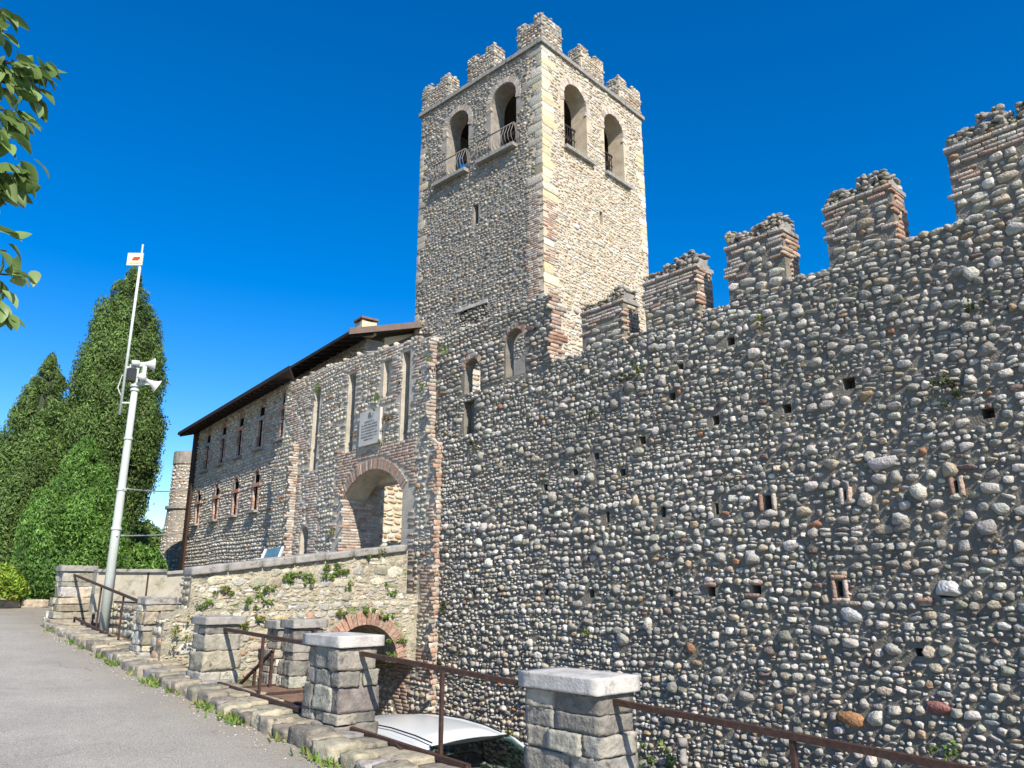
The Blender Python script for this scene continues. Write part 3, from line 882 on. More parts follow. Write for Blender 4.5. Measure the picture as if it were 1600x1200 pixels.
# stepped end of the higher left stretch
FE = Frame((-7.7, 7.5, 0), pi / 2)
e = Stones(FE, 'brick', rng)
E_ = lay(rng, 0, .24, 4.8, 5.9, (.055, .065), (2.4, 4.2), .010, 0, 0, (.98, 1.02))
E_ = E_[E_[:, 0] + E_[:, 2] / 2 < .3]
e.add(E_, .02, pick(rng, BRI, len(E_)), .03)
e.build(wall, 'brick', M['stone_obj'], M['brick_tint'], 0, 0, False, 'end_bricks')
cen = [(x, 7.53 + rng.uniform(0, .18), 5.9 + rng.uniform(0, .04)) for x in np.arange(-10.3, -7.72, .08)]
rocks('broken_top', wall, rng, np.array(cen), [(.08, .1, .05)] * len(cen), RUB)
cen = [(x, 7.53 + rng.uniform(0, .06), float(np.interp(x, [-7.7, -5, -1.5], [4.8, 4.83, 4.93])) + .01 + rng.uniform(0, .02)) for x in np.arange(-7.66, 1.6, .07)]
rocks('broken_sill', wall, rng, np.array(cen), [(.07, .09, .045)] * len(cen), RUB)

# ================================================================== GATEHOUSE
rng = np.random.default_rng(23)
GK = 1.03
FG = Frame((0, 7.2, 0), 0, GK)
gate = root('gatehouse', 'old gatehouse front with drawbridge slots and an arched gateway between tower and palace', 'gatehouse', (-13, 7.2, LANE))
G_OUT = [(-16.2, LANE - .1), (-10.12, LANE - .1), (-10.12, 3.9), (-10.36, 4.05), (-10.36, 5.84), (-11.1, 5.92), (-11.6, 5.97), (-12.2, 6.02), (-13.0, 6.1), (-13.5, 6.08), (-14.6, 6.16), (-15.4, 6.1), (-16.2, 6.13)]
g_arch = arch_loop(-13.2, -11.15, 1.45, 3.25, .47, 14)
slots = [rect_loop(-14.74, -14.47, 3.97, 5.74), rect_loop(-13.27, -12.98, 4.16, 5.76), rect_loop(-11.31, -11.06, 4.12, 5.76)]
niche = rect_loop(-11.95, -11.68, 5.03, 5.74)
gdoor = arch_loop(-14.93, -14.6, 1.45, 2.7, .14, 6)
gputs = [rect_loop(x - .035, x + .035, z - .04, z + .04) for (x, z) in [(-11.4, 5.2), (-12.55, 5.05), (-13.6, 5.15), (-15.2, 5.0), (-12.4, 5.25), (-10.75, 5.25), (-15.6, 4.4), (-13.9, 4.9)]]
g_holes = [(g_arch, None)] + [(s_, .24) for s_ in slots] + [(niche, .1), (gdoor, .3)] + [(p, .12) for p in gputs]
g_front = arch_loop(-14.7, -14.5, 1.5, 2.6, .1, 6)
obj('wall_core', slab(FG, G_OUT, g_holes, .5), M['mortar_gate'], gate)
g_loops = [g_arch, niche, gdoor] + slots + gputs
plq = rect_loop(-12.63, -11.88, 4.16, 4.86)
def zone_brick(A):
    u, v = A[:, 0], A[:, 1]
    z = ((u > -13.55) & (u < -10.75) & (v < 4.12) & (v > 3.3)) | ((u > -13.55) & (u < -13.2) & (v < 4.2)) | ((u > -11.15) & (u < -10.8) & (v < 3.4))
    z |= (u > -10.55) & (((v > .2) & (v < 2.1) & (np.sin(v * 5) > -.4)) | ((v > 2.6) & (v < 3.9) & (u > -10.35)))
    z |= (u > -15.25) & (u < -14.2) & (v < 4.6) & (np.sin(u * 9 + v * 2) > -.6) | (u > -16.0) & (u < -14.95) & (v > 4.4) & (np.sin(u * 5 + v * 7) > -.5)
    z |= (np.abs(u + 13.12) < .33) & (v > 4.1) & (np.sin(v * 6) > -.7) | (np.abs(u + 11.5) < .5) & (v > 4.9) | (np.abs(u + 10.6) < .3) & (v > 4.1) & (np.sin(v * 4) > -.2)
    return z
R = lay(rng, -16.2, -10.12, LANE, 6.12, (.055, .12), (.8, 1.9), .011, .25, .02)
Bk = lay(rng, -16.2, -10.12, LANE, 6.12, (.05, .056), (2.8, 4.2), .009, 0, .0, (.98, 1.02))
ring = arch_loop(-13.42, -10.93, 1.45, 3.25, .70, 14)
R = R[within(R, G_OUT) & clear_of(R, g_loops + [ring, plq]) & ~zone_brick(R)]
Bk = Bk[within(Bk, G_OUT) & clear_of(Bk, g_loops + [ring, plq]) & zone_brick(Bk)]
hit = np.zeros(len(R), bool)
zb = zone_brick(R + np.array((.06, 0, 0, 0))) | zone_brick(R - np.array((.06, 0, 0, 0)))
R = R[~zb]
f = Stones(FG, 'small', rng).add(R, lambda q: np.minimum(q[:, 2], q[:, 3]) * .34 + .008, pick(rng, RUB, len(R)), .10)
f.build(gate, 'stone', M['stone_obj'], M['stone_tint'], 120, 10, True, 'stone_facing')
Bc = pick(rng, BRG, len(Bk)); low = (Bk[:, 1] < 4.2) & (Bk[:, 0] > -13.6)
Bc[low] = pick(rng, BRI, int(low.sum())) * .55 + Bc[low] * .45
b = Stones(FG, 'brick', rng).add(Bk, .016, Bc, .02)
b.build(gate, 'brick', M['stone_obj'], M['brick_tint'], 0, 0, False, 'brick_facing')
# arch ring of bricks
hw, rise = 1.025, .47
Rr = (hw * hw + rise * rise) / (2 * rise); th = math.asin(hw / Rr)
obj('arch_ring', voussoirs(FG, -12.175, 3.25 + rise - Rr, Rr, .19, 44, .03, rng, pi / 2 - th, pi / 2 + th, [BRG[1][1] * .9, BRG[3][1], BRI[0][1] * .8]), M['brick_tint'], gate)
# pilaster at the left edge
a = Acc().box(-16.22, -15.3, -.11, .1, .9, 4.62, FG)
pl = obj('pilaster', a.mesh(), M['mortar_gate'], gate)
FGp = Frame((0, 7.09, 0), 0, GK)
R = lay(rng, -16.3, -15.3, 1.3, 4.65, (.05, .11), (.9, 2.2), .011, .2, .01)
R = R[(R[:, 0] + R[:, 2] / 2 < -15.28) & (R[:, 0] - R[:, 2] / 2 > -16.32)]
kb = R[:, 0] > -15.55
Stones(FGp, 'small', rng).add(R, .03, pick(rng, RUB, len(R)), .05).build(pl, 'stone', M['stone_obj'], M['stone_tint'], 0, 0, True, 'stone_facing')
FPe = Frame((-15.3, 7.09, 0), pi / 2, GK)
R = lay(rng, 0, .11, 1.3, 4.62, (.05, .056), (2.2, 2.8), .009, 0, 0, (.98, 1.02)); R = R[R[:, 0] < .12]
Stones(FPe, 'brick', rng).add(R, .012, pick(rng, BRG, len(R)), .03).build(pl, 'brick', M['stone_obj'], M['brick_tint'], 0, 0, False, 'brick_facing')
# right return of the gatehouse over the curtain wall
FGr = Frame((-10.36, 7.2, 0), pi / 2, GK)
R = lay(rng, 0, .3, 4.05, 5.8, (.05, .08), (1.5, 3), .01, 0, 0); R = R[R[:, 0] < .26]
Stones(FGr, 'brick', rng).add(R, .012, pick(rng, BRG, len(R)), .03).build(gate, 'brick', M['stone_obj'], M['brick_tint'], 0, 0, False, 'return_bricks')
FGr2 = Frame((-10.12, 7.2, 0), pi / 2, GK)
R = lay(rng, 0, .12, LANE, 3.9, (.05, .09), (1., 2), .01, 0, 0); R = R[R[:, 0] < .07]
Stones(FGr2, 'brick', rng).add(R, .012, pick(rng, BRI, len(R)), .03).build(gate, 'brick', M['stone_obj'], M['brick_tint'], 0, 0, False, 'return_bricks')
# broken top
cen = [FG.pt(x, float(np.interp(x, [-16.2, -13, -12.2, -11.1, -10.36], [6.13, 6.1, 6.02, 5.92, 5.84])) + rng.uniform(-.01, .05), -.05 - rng.uniform(0, .3)) for x in np.arange(-16.15, -10.4, .075)]
rocks('broken_top', gate, rng, np.array(cen), [(.075, .1, .055)] * len(cen), RUB)
# gateway passage behind the arch: side walls and vault slab
a = Acc().box(-13.7, -13.2, .5, .82, 1.2, 4.2, FG).box(-11.15, -10.7, .5, 1.5, 1.2, 4.2, FG).box(-13.2, -11.15, .5, .8, 3.55, 4.3, FG)
obj('gate_passage', a.mesh(), M['mortar_gate'], gate)
FJ = Frame((-13.2, 7.2, 0), pi / 2, GK)
R = lay(rng, .02, .82, 1.45, 3.5, (.05, .056), (2.8, 4.2), .009, 0, 0, (.98, 1.02)); R = R[R[:, 0] + R[:, 2] / 2 < .83]
Stones(FJ, 'brick', rng).add(R, .012, pick(rng, BRG, len(R)), .02).build(gate, 'brick', M['stone_obj'], M['brick_tint'], 0, 0, False, 'jamb_bricks')
# sunlit courtyard wall seen through the gateway
court = root('courtyard_wall', 'sunlit pale stone courtyard wall seen through the gateway arch', 'courtyard wall', (-15.3, 9.7, 1.2))
FCt = Frame((-15.2, 7.9, 0), pi / 2)
obj('wall_core', slab(FCt, rect_loop(0, 4, 1.2, 5.4), [], .4), M['mortar_warm'], court)
R = lay(rng, 0, 4, 1.4, 5.35, (.09, .2), (.9, 1.9), .02, .2, .02)
Stones(FCt, 'smallrub', rng).add(R, .03, pick(rng, TOW, len(R)), .1).build(court, 'stone', M['stone_obj'], M['stone_tint'], 70, 7, True, 'stone_facing')
# inner wall behind the parapet windows
inner = root('inner_wall', 'sunlit inner wall seen through the two small openings of the curtain wall', 'inner wall', (-11, 8.6, 1.2))
FIn = Frame((-11.3, 8.35, 0), pi / 2)
obj('wall_core', slab(FIn, rect_loop(0, 1.9, 1.2, 5.75), [], .35), M['mortar_warm'], inner)
R = lay(rng, 0, 1.9, 4.0, 5.7, (.07, .14), (.9, 1.9), .015, .2, .02)
Stones(FIn, 'smallrub', rng).add(R, .03, pick(rng, TOW, len(R)), .1).build(inner, 'stone', M['stone_obj'], M['stone_tint'], 0, 0, True, 'stone_facing')

# marble plaque over the gate
pq = root('marble_plaque', 'carved marble plaque with inscription lines above the gateway arch', 'plaque', FG.pt(-12.25, 4.16, .03))
ang_ = radians(-1)
obj('slab', Acc().box(-12.62, -11.89, -.075, -.02, 4.18, 4.84, FG).mesh(), M['marble'], pq)
a = Acc()
bmx = bmesh.new()
a.tube([FG.pt(-12.25, 4.74, .07), FG.pt(-12.25, 4.74, .083)], .055, 16)
obj('emblem', a.mesh(), M['letter'], pq)
lr = np.random.default_rng(4)
for i in range(7):
    a = Acc(); z = 4.61 - i * .056; x = -12.53 + (0 if i not in (0, 6) else .1)
    xe = -11.98 if i not in (0, 6) else -12.1
    while x < xe:
        w = lr.uniform(.012, .022)
        a.box(x, x + w, -.079, -.072, z, z + .026, FG)
        x += w + (.008 if lr.random() < .78 else .025)
    obj('inscription_line', a.mesh(), M['letter'], pq)

# ================================================================== TOWER
rng = np.random.default_rng(31)
tc = np.array((-13.76, 13.10, 0)); al = radians(6); LL, LR = 5.35, 5.2
FTR = Frame(tc, pi / 2 + al)
ul = np.array((cos(al), sin(al), 0))
FTL = Frame(tc - ul * LL, al)
tower = root('bell_tower', 'tall square stone bell tower with arched belfry openings and broken battlements', 'tower', tuple(tc + (0, 2.6, 0)))
TB, TT, TH_ = .5, 17.06, .6
tl = lambda t: LL - t
wl = [arch_loop(tl(4.06), tl(3.04), 14.15, 15.92, None), arch_loop(tl(2.06), tl(1.0), 14.15, 15.9, None)]
wr = [arch_loop(1.0, 2.1, 14.15, 15.87, None), arch_loop(3.0, 4.06, 14.15, 15.87, None)]
sl = rect_loop(tl(2.76), tl(2.55), 12.15, 12.8); sr = rect_loop(2.62, 2.77, 12.22, 12.65)
pan = rect_loop(tl(3.3), tl(2.15), 7.6, 9.5)
def tcore(fr, u0, u1, holes):
    return slab(fr, rect_loop(u0, u1, TB, TT), holes, TH_)
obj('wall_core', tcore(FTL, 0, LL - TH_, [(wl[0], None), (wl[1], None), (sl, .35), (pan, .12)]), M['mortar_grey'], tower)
obj('wall_core', tcore(FTR, 0, LR, [(wr[0], None), (wr[1], None), (sr, .35)]), M['mortar_warm'], tower)  # sunny face: warmer, paler mortar than the dimmer left face
FTW = Frame(FTL.pt(0, 0, -LR), al - pi / 2)
obj('wall_core', slab(FTW, rect_loop(0, LR - TH_ - .001, TB, TT), [(arch_loop(1.0, 2.1, 14.15, 15.87, None), None), (arch_loop(3.0, 4.06, 14.15, 15.87, None), None)], TH_ - .05), M['mortar_grey'], tower)
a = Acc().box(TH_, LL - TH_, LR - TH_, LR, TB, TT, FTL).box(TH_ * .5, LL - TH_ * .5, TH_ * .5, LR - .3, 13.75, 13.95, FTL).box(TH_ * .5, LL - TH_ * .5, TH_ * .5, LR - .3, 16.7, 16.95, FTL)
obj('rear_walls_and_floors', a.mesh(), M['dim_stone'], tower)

for fr, L, loops, side in ((FTL, LL, wl + [sl], 'L'), (FTR, LR, wr + [sr], 'R')):
    u0, u1 = 0, L
    if side == 'L':
        R = lay(rng, u0, u1, 7.6, TT, (.06, .13), (.8, 1.9), .008, .3, .03)
        R = irregular(rng, R, .55, u0, u1, 7.6, TT, [(.17, 600), (.13, 2500), (.10, 6000), (.075, 9000), (.055, 12000)], .015)
    else:
        R = lay(rng, u0, u1, 7.6, TT, (.06, .14), (.8, 2.0), .008, .3, .03)
        R = irregular(rng, R, .5, u0, u1, 7.6, TT, [(.2, 600), (.14, 2500), (.105, 6000), (.078, 9000), (.055, 12000)], .015)
    rings = [arch_loop(l[0][0] - .17, l[1][0] + .17, 15.2, 15.9, None) for l in loops[:2]]
    k = clear_of(R, loops + rings) & (R[:, 0] - R[:, 2] / 2 > u0 - .02) & (R[:, 0] + R[:, 2] / 2 < u1 + .02)
    # quoin blocks
    qs = []
    v = 7.7
    i = 0
    while v < TT - .1:
        h = rng.uniform(.17, .3)
        wn, wf = rng.uniform(.2, .7), rng.uniform(.15, .5)
        if side == 'L': wn *= .8
        near = (u1 - wn / 2, v + h / 2, wn, h - .015) if side == 'L' else (wn / 2, v + h / 2, wn, h - .015)
        far = (wf / 2, v + h / 2, wf, h - .015) if side == 'L' else (u1 - wf / 2, v + h / 2, wf, h - .015)
        brick_zone = 9 < v < 12.3 and (side == 'L' or rng.random() < .5)
        if not (brick_zone) and (v > 12 or rng.random() < .6):
            qs.append(near)
        if rng.random() < .6:
            qs.append(far)
        v += h
    qs = np.array(qs)
    hit = np.zeros(len(R), bool)
    for q in qs:
        hit |= (np.abs(R[:, 0] - q[0]) < q[2] * .5 + R[:, 2] * .2) & (np.abs(R[:, 1] - q[1]) < q[3] * .5 + R[:, 3] * .2)
    nearu = R[:, 0] > u1 - .5 if side == 'L' else R[:, 0] < .4
    bz = nearu & (R[:, 1] > 9) & (R[:, 1] < 12.3)
    R = R[k & ~hit & ~bz]
    pal = PALT if side == 'L' else TOW  # light difference put into the stone: greyer left, warm pale sunlit right
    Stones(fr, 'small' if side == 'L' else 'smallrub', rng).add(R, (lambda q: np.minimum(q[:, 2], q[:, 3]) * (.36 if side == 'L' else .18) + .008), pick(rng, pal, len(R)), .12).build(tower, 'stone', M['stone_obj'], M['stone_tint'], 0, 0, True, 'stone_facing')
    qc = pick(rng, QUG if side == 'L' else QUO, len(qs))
    Stones(fr, 'block', rng).add(qs, rng.uniform(.012, .028, len(qs)), qc, .004).build(tower, 'quoin', M['stone_obj'], M['stone_tint'], 120, 3, False, 'quoins')
    Bk = lay(rng, u1 - .55, u1, 9, 12.3, (.06, .07), (2.6, 4.4), .012, 0, 0, (.98, 1.02)) if side == 'L' else lay(rng, 0, .42, 9, 12.3, (.06, .07), (2.6, 4.4), .012, 0, 0, (.98, 1.02))
    Bk = Bk[(Bk[:, 0] - Bk[:, 2] / 2 > -.03) & (Bk[:, 0] + Bk[:, 2] / 2 < u1 + .02)]
    if side == 'R':
        hit = np.zeros(len(Bk), bool)
        for q in qs:
            hit |= (np.abs(Bk[:, 0] - q[0]) < q[2] * .5 + .1) & (np.abs(Bk[:, 1] - q[1]) < q[3] * .5 + .03)
        Bk = Bk[~hit]
    Stones(fr, 'brick', rng).add(Bk, .02, pick(rng, BRI if side == 'R' else BRG, len(Bk)) * (1.2 if side == 'R' else 1.0), .02).build(tower, 'brick', M['stone_obj'], M['brick_tint'], 0, 0, False, 'corner_bricks')  # bricks on the sunlit side brightened in colour
    for l in loops[:2]:
        uc, r = (l[0][0] + l[1][0]) / 2, (l[1][0] - l[0][0]) / 2
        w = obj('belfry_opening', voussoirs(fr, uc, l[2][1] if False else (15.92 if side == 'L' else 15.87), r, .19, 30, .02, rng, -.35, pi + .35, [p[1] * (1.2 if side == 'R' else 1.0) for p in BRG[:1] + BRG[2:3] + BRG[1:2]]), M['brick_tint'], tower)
        s0, s1 = (l[0][0] - (.42 if side == 'L' else .05), l[1][0] + (.03 if side == 'L' else .25))
        if side == 'L': s0, s1 = l[0][0] - .45, l[1][0] + .05
        obj('sill', Acc().box(s0, s1, -.22 if side == 'L' else -.13, .3, 14.02, 14.13, fr).mesh(), M['cap_grey'], w)
        ra = Acc()
        if side == 'L':
            # pot-bellied iron balcony in front of the opening
            x0, x1, nf = s0 + .03, s1 - .02, .18
            prof = [(14.13, .0), (14.25, .10), (14.42, .13), (14.58, .07), (14.75, .01)]
            for xx in np.linspace(x0, x1, 13):
                ra.tube([fr.pt(xx, v_, nf + o_ - .03) for v_, o_ in prof], .010, 5)
            for yy in np.linspace(.02, nf - .05, 3):
                for xe, sg in ((x0, -1), (x1, 1)):
                    ra.tube([fr.pt(xe + sg * o_ * .6, v_, yy) for v_, o_ in prof], .011, 5)
            ra.bar(fr.pt(x0 - .02, 14.77, nf - .02), fr.pt(x1 + .02, 14.77, nf - .02), .035, .03)
            ra.bar(fr.pt(x0, 14.77, 0), fr.pt(x0, 14.77, nf), .03, .03).bar(fr.pt(x1, 14.77, 0), fr.pt(x1, 14.77, nf), .03, .03)
            obj('balcony_railing', ra.mesh(True), M['iron_pale'], w)
        else:
            x0, x1 = l[0][0], l[1][0]
            for xx in np.linspace(x0 + .06, x1 - .06, 10):
                ra.bar(fr.pt(xx, 14.13, -.45), fr.pt(xx, 15.3, -.45), .018, .018)
            for zz in (14.5, 14.95, 15.32):
                ra.bar(fr.pt(x0, zz, -.45), fr.pt(x1, zz, -.45), .04 if zz > 15.2 else .025, .05 if zz > 15.2 else .02)
            obj('iron_grille', ra.mesh(), M['iron_pale'] if False else M['iron'], w)
        obj('inner_beam', Acc().box(l[0][0], l[1][0], .62, .75, 15.05, 15.2, fr).mesh(), M['wood'], w)
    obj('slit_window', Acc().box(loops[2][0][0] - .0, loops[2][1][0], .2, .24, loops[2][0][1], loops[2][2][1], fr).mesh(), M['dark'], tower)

R = lay(rng, tl(3.3), tl(2.15), 7.6, 9.48, (.07, .12), (.9, 1.8), .012, .2, .01)
FTp = Frame(FTL.o - FTL.n * .12, al)
R = R[within(R, pan)]
Stones(FTp, 'small', rng).add(R, .03, pick(rng, PAL, len(R)), .1).build(tower, 'stone', M['stone_obj'], M['stone_tint'], 0, 0, True, 'walled_up_window')
obj('lintel', Acc().box(tl(3.4), tl(2.1), -.05, .1, 9.5, 9.6, FTL).mesh(), M['cap'], tower)
# string course
a = Acc().box(-.09, LL + .09, -.09, .3, TT, TT + .13, FTL)
obj('string_course', a.mesh(), M['cap_grey'], tower)
a = Acc().box(.3, LR + .09, -.09, .3, TT + .001, TT + .128, FTR)
obj('string_course', a.mesh(), M['cap_grey'], tower)
ZM = TT + .13
def tower_merlon(fr, u0, u1, corner=False):
    D = .95 if corner else .5
    zc = ZM + .55
    a = Acc().box(u0, u1, .01, D, ZM, zc, fr).box(u0 - .035, u1 + .035, -.03, D + .035, zc + .001, zc + .05, fr)
    # swallow-tail crown: two tails with a dip
    w = u1 - u0
    a.box(u0, u0 + w * .30, .0, D, zc + .06, zc + .40, fr).box(u1 - w * .30, u1, .0, D, zc + .06, zc + .40, fr).box(u0 + w * .30 + .001, u1 - w * .30 - .001, .03, D - .03, zc + .06, zc + .22, fr)
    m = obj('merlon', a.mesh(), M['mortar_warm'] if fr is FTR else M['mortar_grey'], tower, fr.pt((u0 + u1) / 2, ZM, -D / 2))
    faces = [(fr, u0, u1, 0)]
    ang = fr.a
    end = Frame(fr.pt(u1, 0, 0), ang + pi / 2) if fr is FTL else Frame(fr.pt(u0, 0, -D), ang - pi / 2)
    faces.append((end, 0, D, 1))
    for f_, a0, a1, e in faces:
        R = lay(rng, a0, a1, ZM, zc + .38, (.07, .13), (.9, 2.0), .012, .2, .0)
        k = (R[:, 0] - R[:, 2] / 2 > a0 - .03) & (R[:, 0] + R[:, 2] / 2 < a1 + .03)
        if not e:
            k &= (R[:, 1] < zc + .2) | (R[:, 0] < a0 + w * .32) | (R[:, 0] > a1 - w * .32)
        R = R[k]
        lit = (fr is FTR) != bool(e)  # sun-facing sides take the paler palette, the others the grey one
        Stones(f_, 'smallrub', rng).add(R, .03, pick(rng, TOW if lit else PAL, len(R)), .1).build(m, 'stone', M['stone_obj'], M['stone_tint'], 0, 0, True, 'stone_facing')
    cen, siz = [], []
    for t in np.linspace(.06, .94, 9):
        tail = t < .34 or t > .66
        for q in np.linspace(.1, D - .1, 3 if corner else 2):
            cen.append(fr.pt(u0 + w * t, zc + (.42 if tail else .24) + rng.uniform(-.03, .07), -q)); siz.append((.075, .085, .05))
    rocks('rubble_crown', m, rng, np.array(cen), siz, RUB)
for t0, t1 in ((1.95, 3.12), (4.07, 5.35)):
    tower_merlon(FTL, tl(t1), tl(t0))
tower_merlon(FTL, tl(.95), tl(0), True)
for t0, t1 in ((1.9, 3.08), (3.96, 5.2)):
    tower_merlon(FTR, t0, t1)
# ================================================================== PALACE
rng = np.random.default_rng(41)
FP = Frame((-16.0, 7.55, 0), radians(-4), .987)
FP2 = Frame((-16.0, 7.55, 0), radians(-4), 1.50)          # the higher part behind the gatehouse
pal_b = root('palace_building', 'long stone palace wing with two rows of small arched windows under dark eaves', 'building', tuple(FP.pt(-3, 1.0)))
PZ0, PZ1 = .9, 6.46
wins = []
for s in (7.87, 6.05, 4.33, 2.72, 1.27):
    wins.append((-s, 3.48, 4.08, 4.18, 4.46, 'low'))
for s in (7.47, 5.93, 4.40, 2.77, 1.15):
    wins.append((-s, 5.06, 5.80, 5.90, 6.22, 'up'))
holes, keep = [], []
for (u, v0, v1, va, vb, kind) in wins:
    hwid = .24
    holes += [(rect_loop(u - hwid, u + hwid, v0, v1), .13), (arch_loop(u - .17, u + .17, va, vb - .10, None, 8), .09)]
    keep += [rect_loop(u - hwid - .08, u + hwid + .08, v0 - .06, va + .02), arch_loop(u - .25, u + .25, va, vb - .10, None, 8)]
P_OUT = rect_loop(-8.75, -.97, PZ0, PZ1)
obj('wall_core', slab(FP, P_OUT, holes, .5), M['mortar_grey'], pal_b)
R = lay(rng, -8.75, -.9, 1.9, 6.44, (.06, .105), (.8, 1.7), .008, .25, .02)
R = R[within(R, P_OUT) & clear_of(R, keep)]
Stones(FP, 'small', rng).add(R, lambda q: np.minimum(q[:, 2], q[:, 3]) * .45 + .008, pick(rng, PAL, len(R)), .12).build(pal_b, 'stone', M['stone_obj'], M['stone_tint'], 0, 0, True, 'stone_facing')
for (u, v0, v1, va, vb, kind) in wins:
    hwid = .24
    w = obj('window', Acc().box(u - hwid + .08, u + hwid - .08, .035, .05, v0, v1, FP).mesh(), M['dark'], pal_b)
    0 and obj('shutter_bar', Acc().box(u - .012, u + .012, .08, .10, v0, v1, FP).box(u - hwid + .08, u + hwid - .08, .08, .10, (v0 + v1) / 2 - .012, (v0 + v1) / 2 + .012, FP).mesh(), M['shutter'], w)
    for sg in (-1, 1):
        a, C = Acc(), []
        for v in np.arange(v0 + .002, v1 - .02, .085):
            e0, e1 = (u - hwid - .03 * rng.random(), u - hwid + .085) if sg < 0 else (u + hwid - .085, u + hwid + .03 * rng.random())
            a.box(e0, e1, -.018 - .008 * rng.random(), .06, v, min(v + .078, v1 - .002), FP)
            C += [BRI[rng.choice(3)][1] * rng.uniform(1., 1.3)] * 8
        obj('brick_jamb', mesh_from(a.V, a.F, False, np.array(C)), M['brick_tint'], w)
    obj('lintel', Acc().box(u - hwid - .07, u + hwid + .07, -.04, .1, v1, va - .01, FP).mesh(), M['terracotta'] if rng.random() < .7 else M['cap_grey'], w)
    obj('sill', Acc().box(u - hwid - .08, u + hwid + .08, -.13, .1, v0 - .055, v0, FP).mesh(), M['cap_grey'], w)
    obj('arch_brick', voussoirs(FP, u, vb - .10, .155, .075, 12, .03, rng, 0, pi, [p[1] for p in BRI]), M['brick_tint'], w)
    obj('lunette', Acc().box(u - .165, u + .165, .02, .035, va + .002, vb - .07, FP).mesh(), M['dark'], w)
# corner pier and drain strip
obj('corner_pier', Acc().box(-8.9, -8.55, -.1, .3, PZ0, PZ1 - .02, FP).mesh(), M['shutter'], pal_b)
# higher part behind the gatehouse with its gable
obj('upper_wall', slab(FP2, rect_loop(-1.4, 3.1, 5.0, PZ1), [], .4), M['mortar_grey'], pal_b)
R = lay(rng, -.9, 3.1, 5.0, 6.44, (.06, .105), (.9, 2.2), .01, .2, .015)
R = R[within(R, rect_loop(-.92, 3.12, 4.9, PZ1))]
Stones(FP2, 'small', rng).add(R, .03, pick(rng, PAL, len(R)), .1).build(pal_b, 'stone', M['stone_obj'], M['stone_tint'], 0, 0, True, 'upper_facing')
o_ = Frame((-16.0, 7.55, 0), radians(-4)).pt(3.1, 0, 0)
FPR = Frame(o_, radians(86), 1.50)
gable = [(0.41, 5.0), (6, 5.0), (6, PZ1), (3, PZ1 + .98), (0.41, PZ1 + .1)]
obj('gable_wall', slab(FPR, gable, [], .3), M['plaster_light'], pal_b)
FPL = Frame(Frame((-16.0, 7.55, 0), radians(-4)).pt(-8.75, 0, -6), radians(-94), .987)
obj('end_wall', slab(FPL, rect_loop(0, 5.99, PZ0, PZ1), [], .3), M['mortar_grey'], pal_b)
# roof: thick slopes with dark boarded underside
def roof_slope(fr, n0, v0, n1, v1, u0, u1, t=.095):
    P = [fr.pt(u0, v0, n0), fr.pt(u1, v0, n0), fr.pt(u1, v1, n1), fr.pt(u0, v1, n1)]
    return Acc().hexa(P + [p + np.array((0, 0, t)) for p in P])
def hip_slope(fr, n0, v0, n1, v1, u0, u1, u1b, t=.095):
    P = [fr.pt(u0, v0, n0), fr.pt(u1, v0, n0), fr.pt(u1b, v1, n1), fr.pt(u0, v1, n1)]
    return Acc().hexa(P + [p + np.array((0, 0, t)) for p in P])
rf = obj('roof', hip_slope(FP, .52, 6.36, -3.1, 7.45, -9.2, .35, -7.8).mesh(), M['roof'], pal_b)
obj('rear_slope', hip_slope(FP, -6.6, 6.36, -3.101, 7.45, -9.2, -8.4, -8.6).mesh(), M['roof'], rf)
rf2 = obj('roof', roof_slope(FP2, .52, 6.36, -3.1, 7.45, -1.6, 3.42).mesh(), M['roof'], pal_b)
obj('rear_slope', roof_slope(FP2, -6.6, 6.36, -3.101, 7.45, -1.6, 3.42).mesh(), M['roof'], rf2)
obj('verge_board', Acc().hexa([FP2.pt(3.421, 6.35, .53), FP2.pt(3.45, 6.35, .53), FP2.pt(3.45, 7.44, -3.1), FP2.pt(3.421, 7.44, -3.1), FP2.pt(3.421, 6.475, .53), FP2.pt(3.45, 6.475, .53), FP2.pt(3.45, 7.565, -3.1), FP2.pt(3.421, 7.565, -3.1)]).mesh(), M['verge'], rf2)
for fr_, ua, ub, rr in ((FP, -9.1, -.9, rf), (FP2, -.85, 3.4, rf2)):
    for u in np.arange(ua, ub, .35):
        obj('rafter', Acc().bar(fr_.pt(u, 6.345, .47), fr_.pt(u, 6.345 + .15, -.03), .07, .07).mesh(), M['roof'], rr)
cu_, cn_ = 3.12, -.03
ch = obj('chimney', Acc().box(cu_ - .16, cu_ + .16, cn_ - .16, cn_ + .16, 6.5, 6.76, FP2).mesh(), M['plaster_light'], rf2)
a = Acc().box(cu_ - .19, cu_ + .19, cn_ - .19, cn_ + .19, 6.80, 6.84, FP2)
for sx in (-1, 1):
    for sy in (-1, 1):
        a.box(cu_ + sx * .12 - .04, cu_ + sx * .12 + .04, cn_ + sy * .12 - .04, cn_ + sy * .12 + .04, 6.76, 6.80, FP2)
obj('chimney_cap', a.mesh(), M['tile'], rf2)
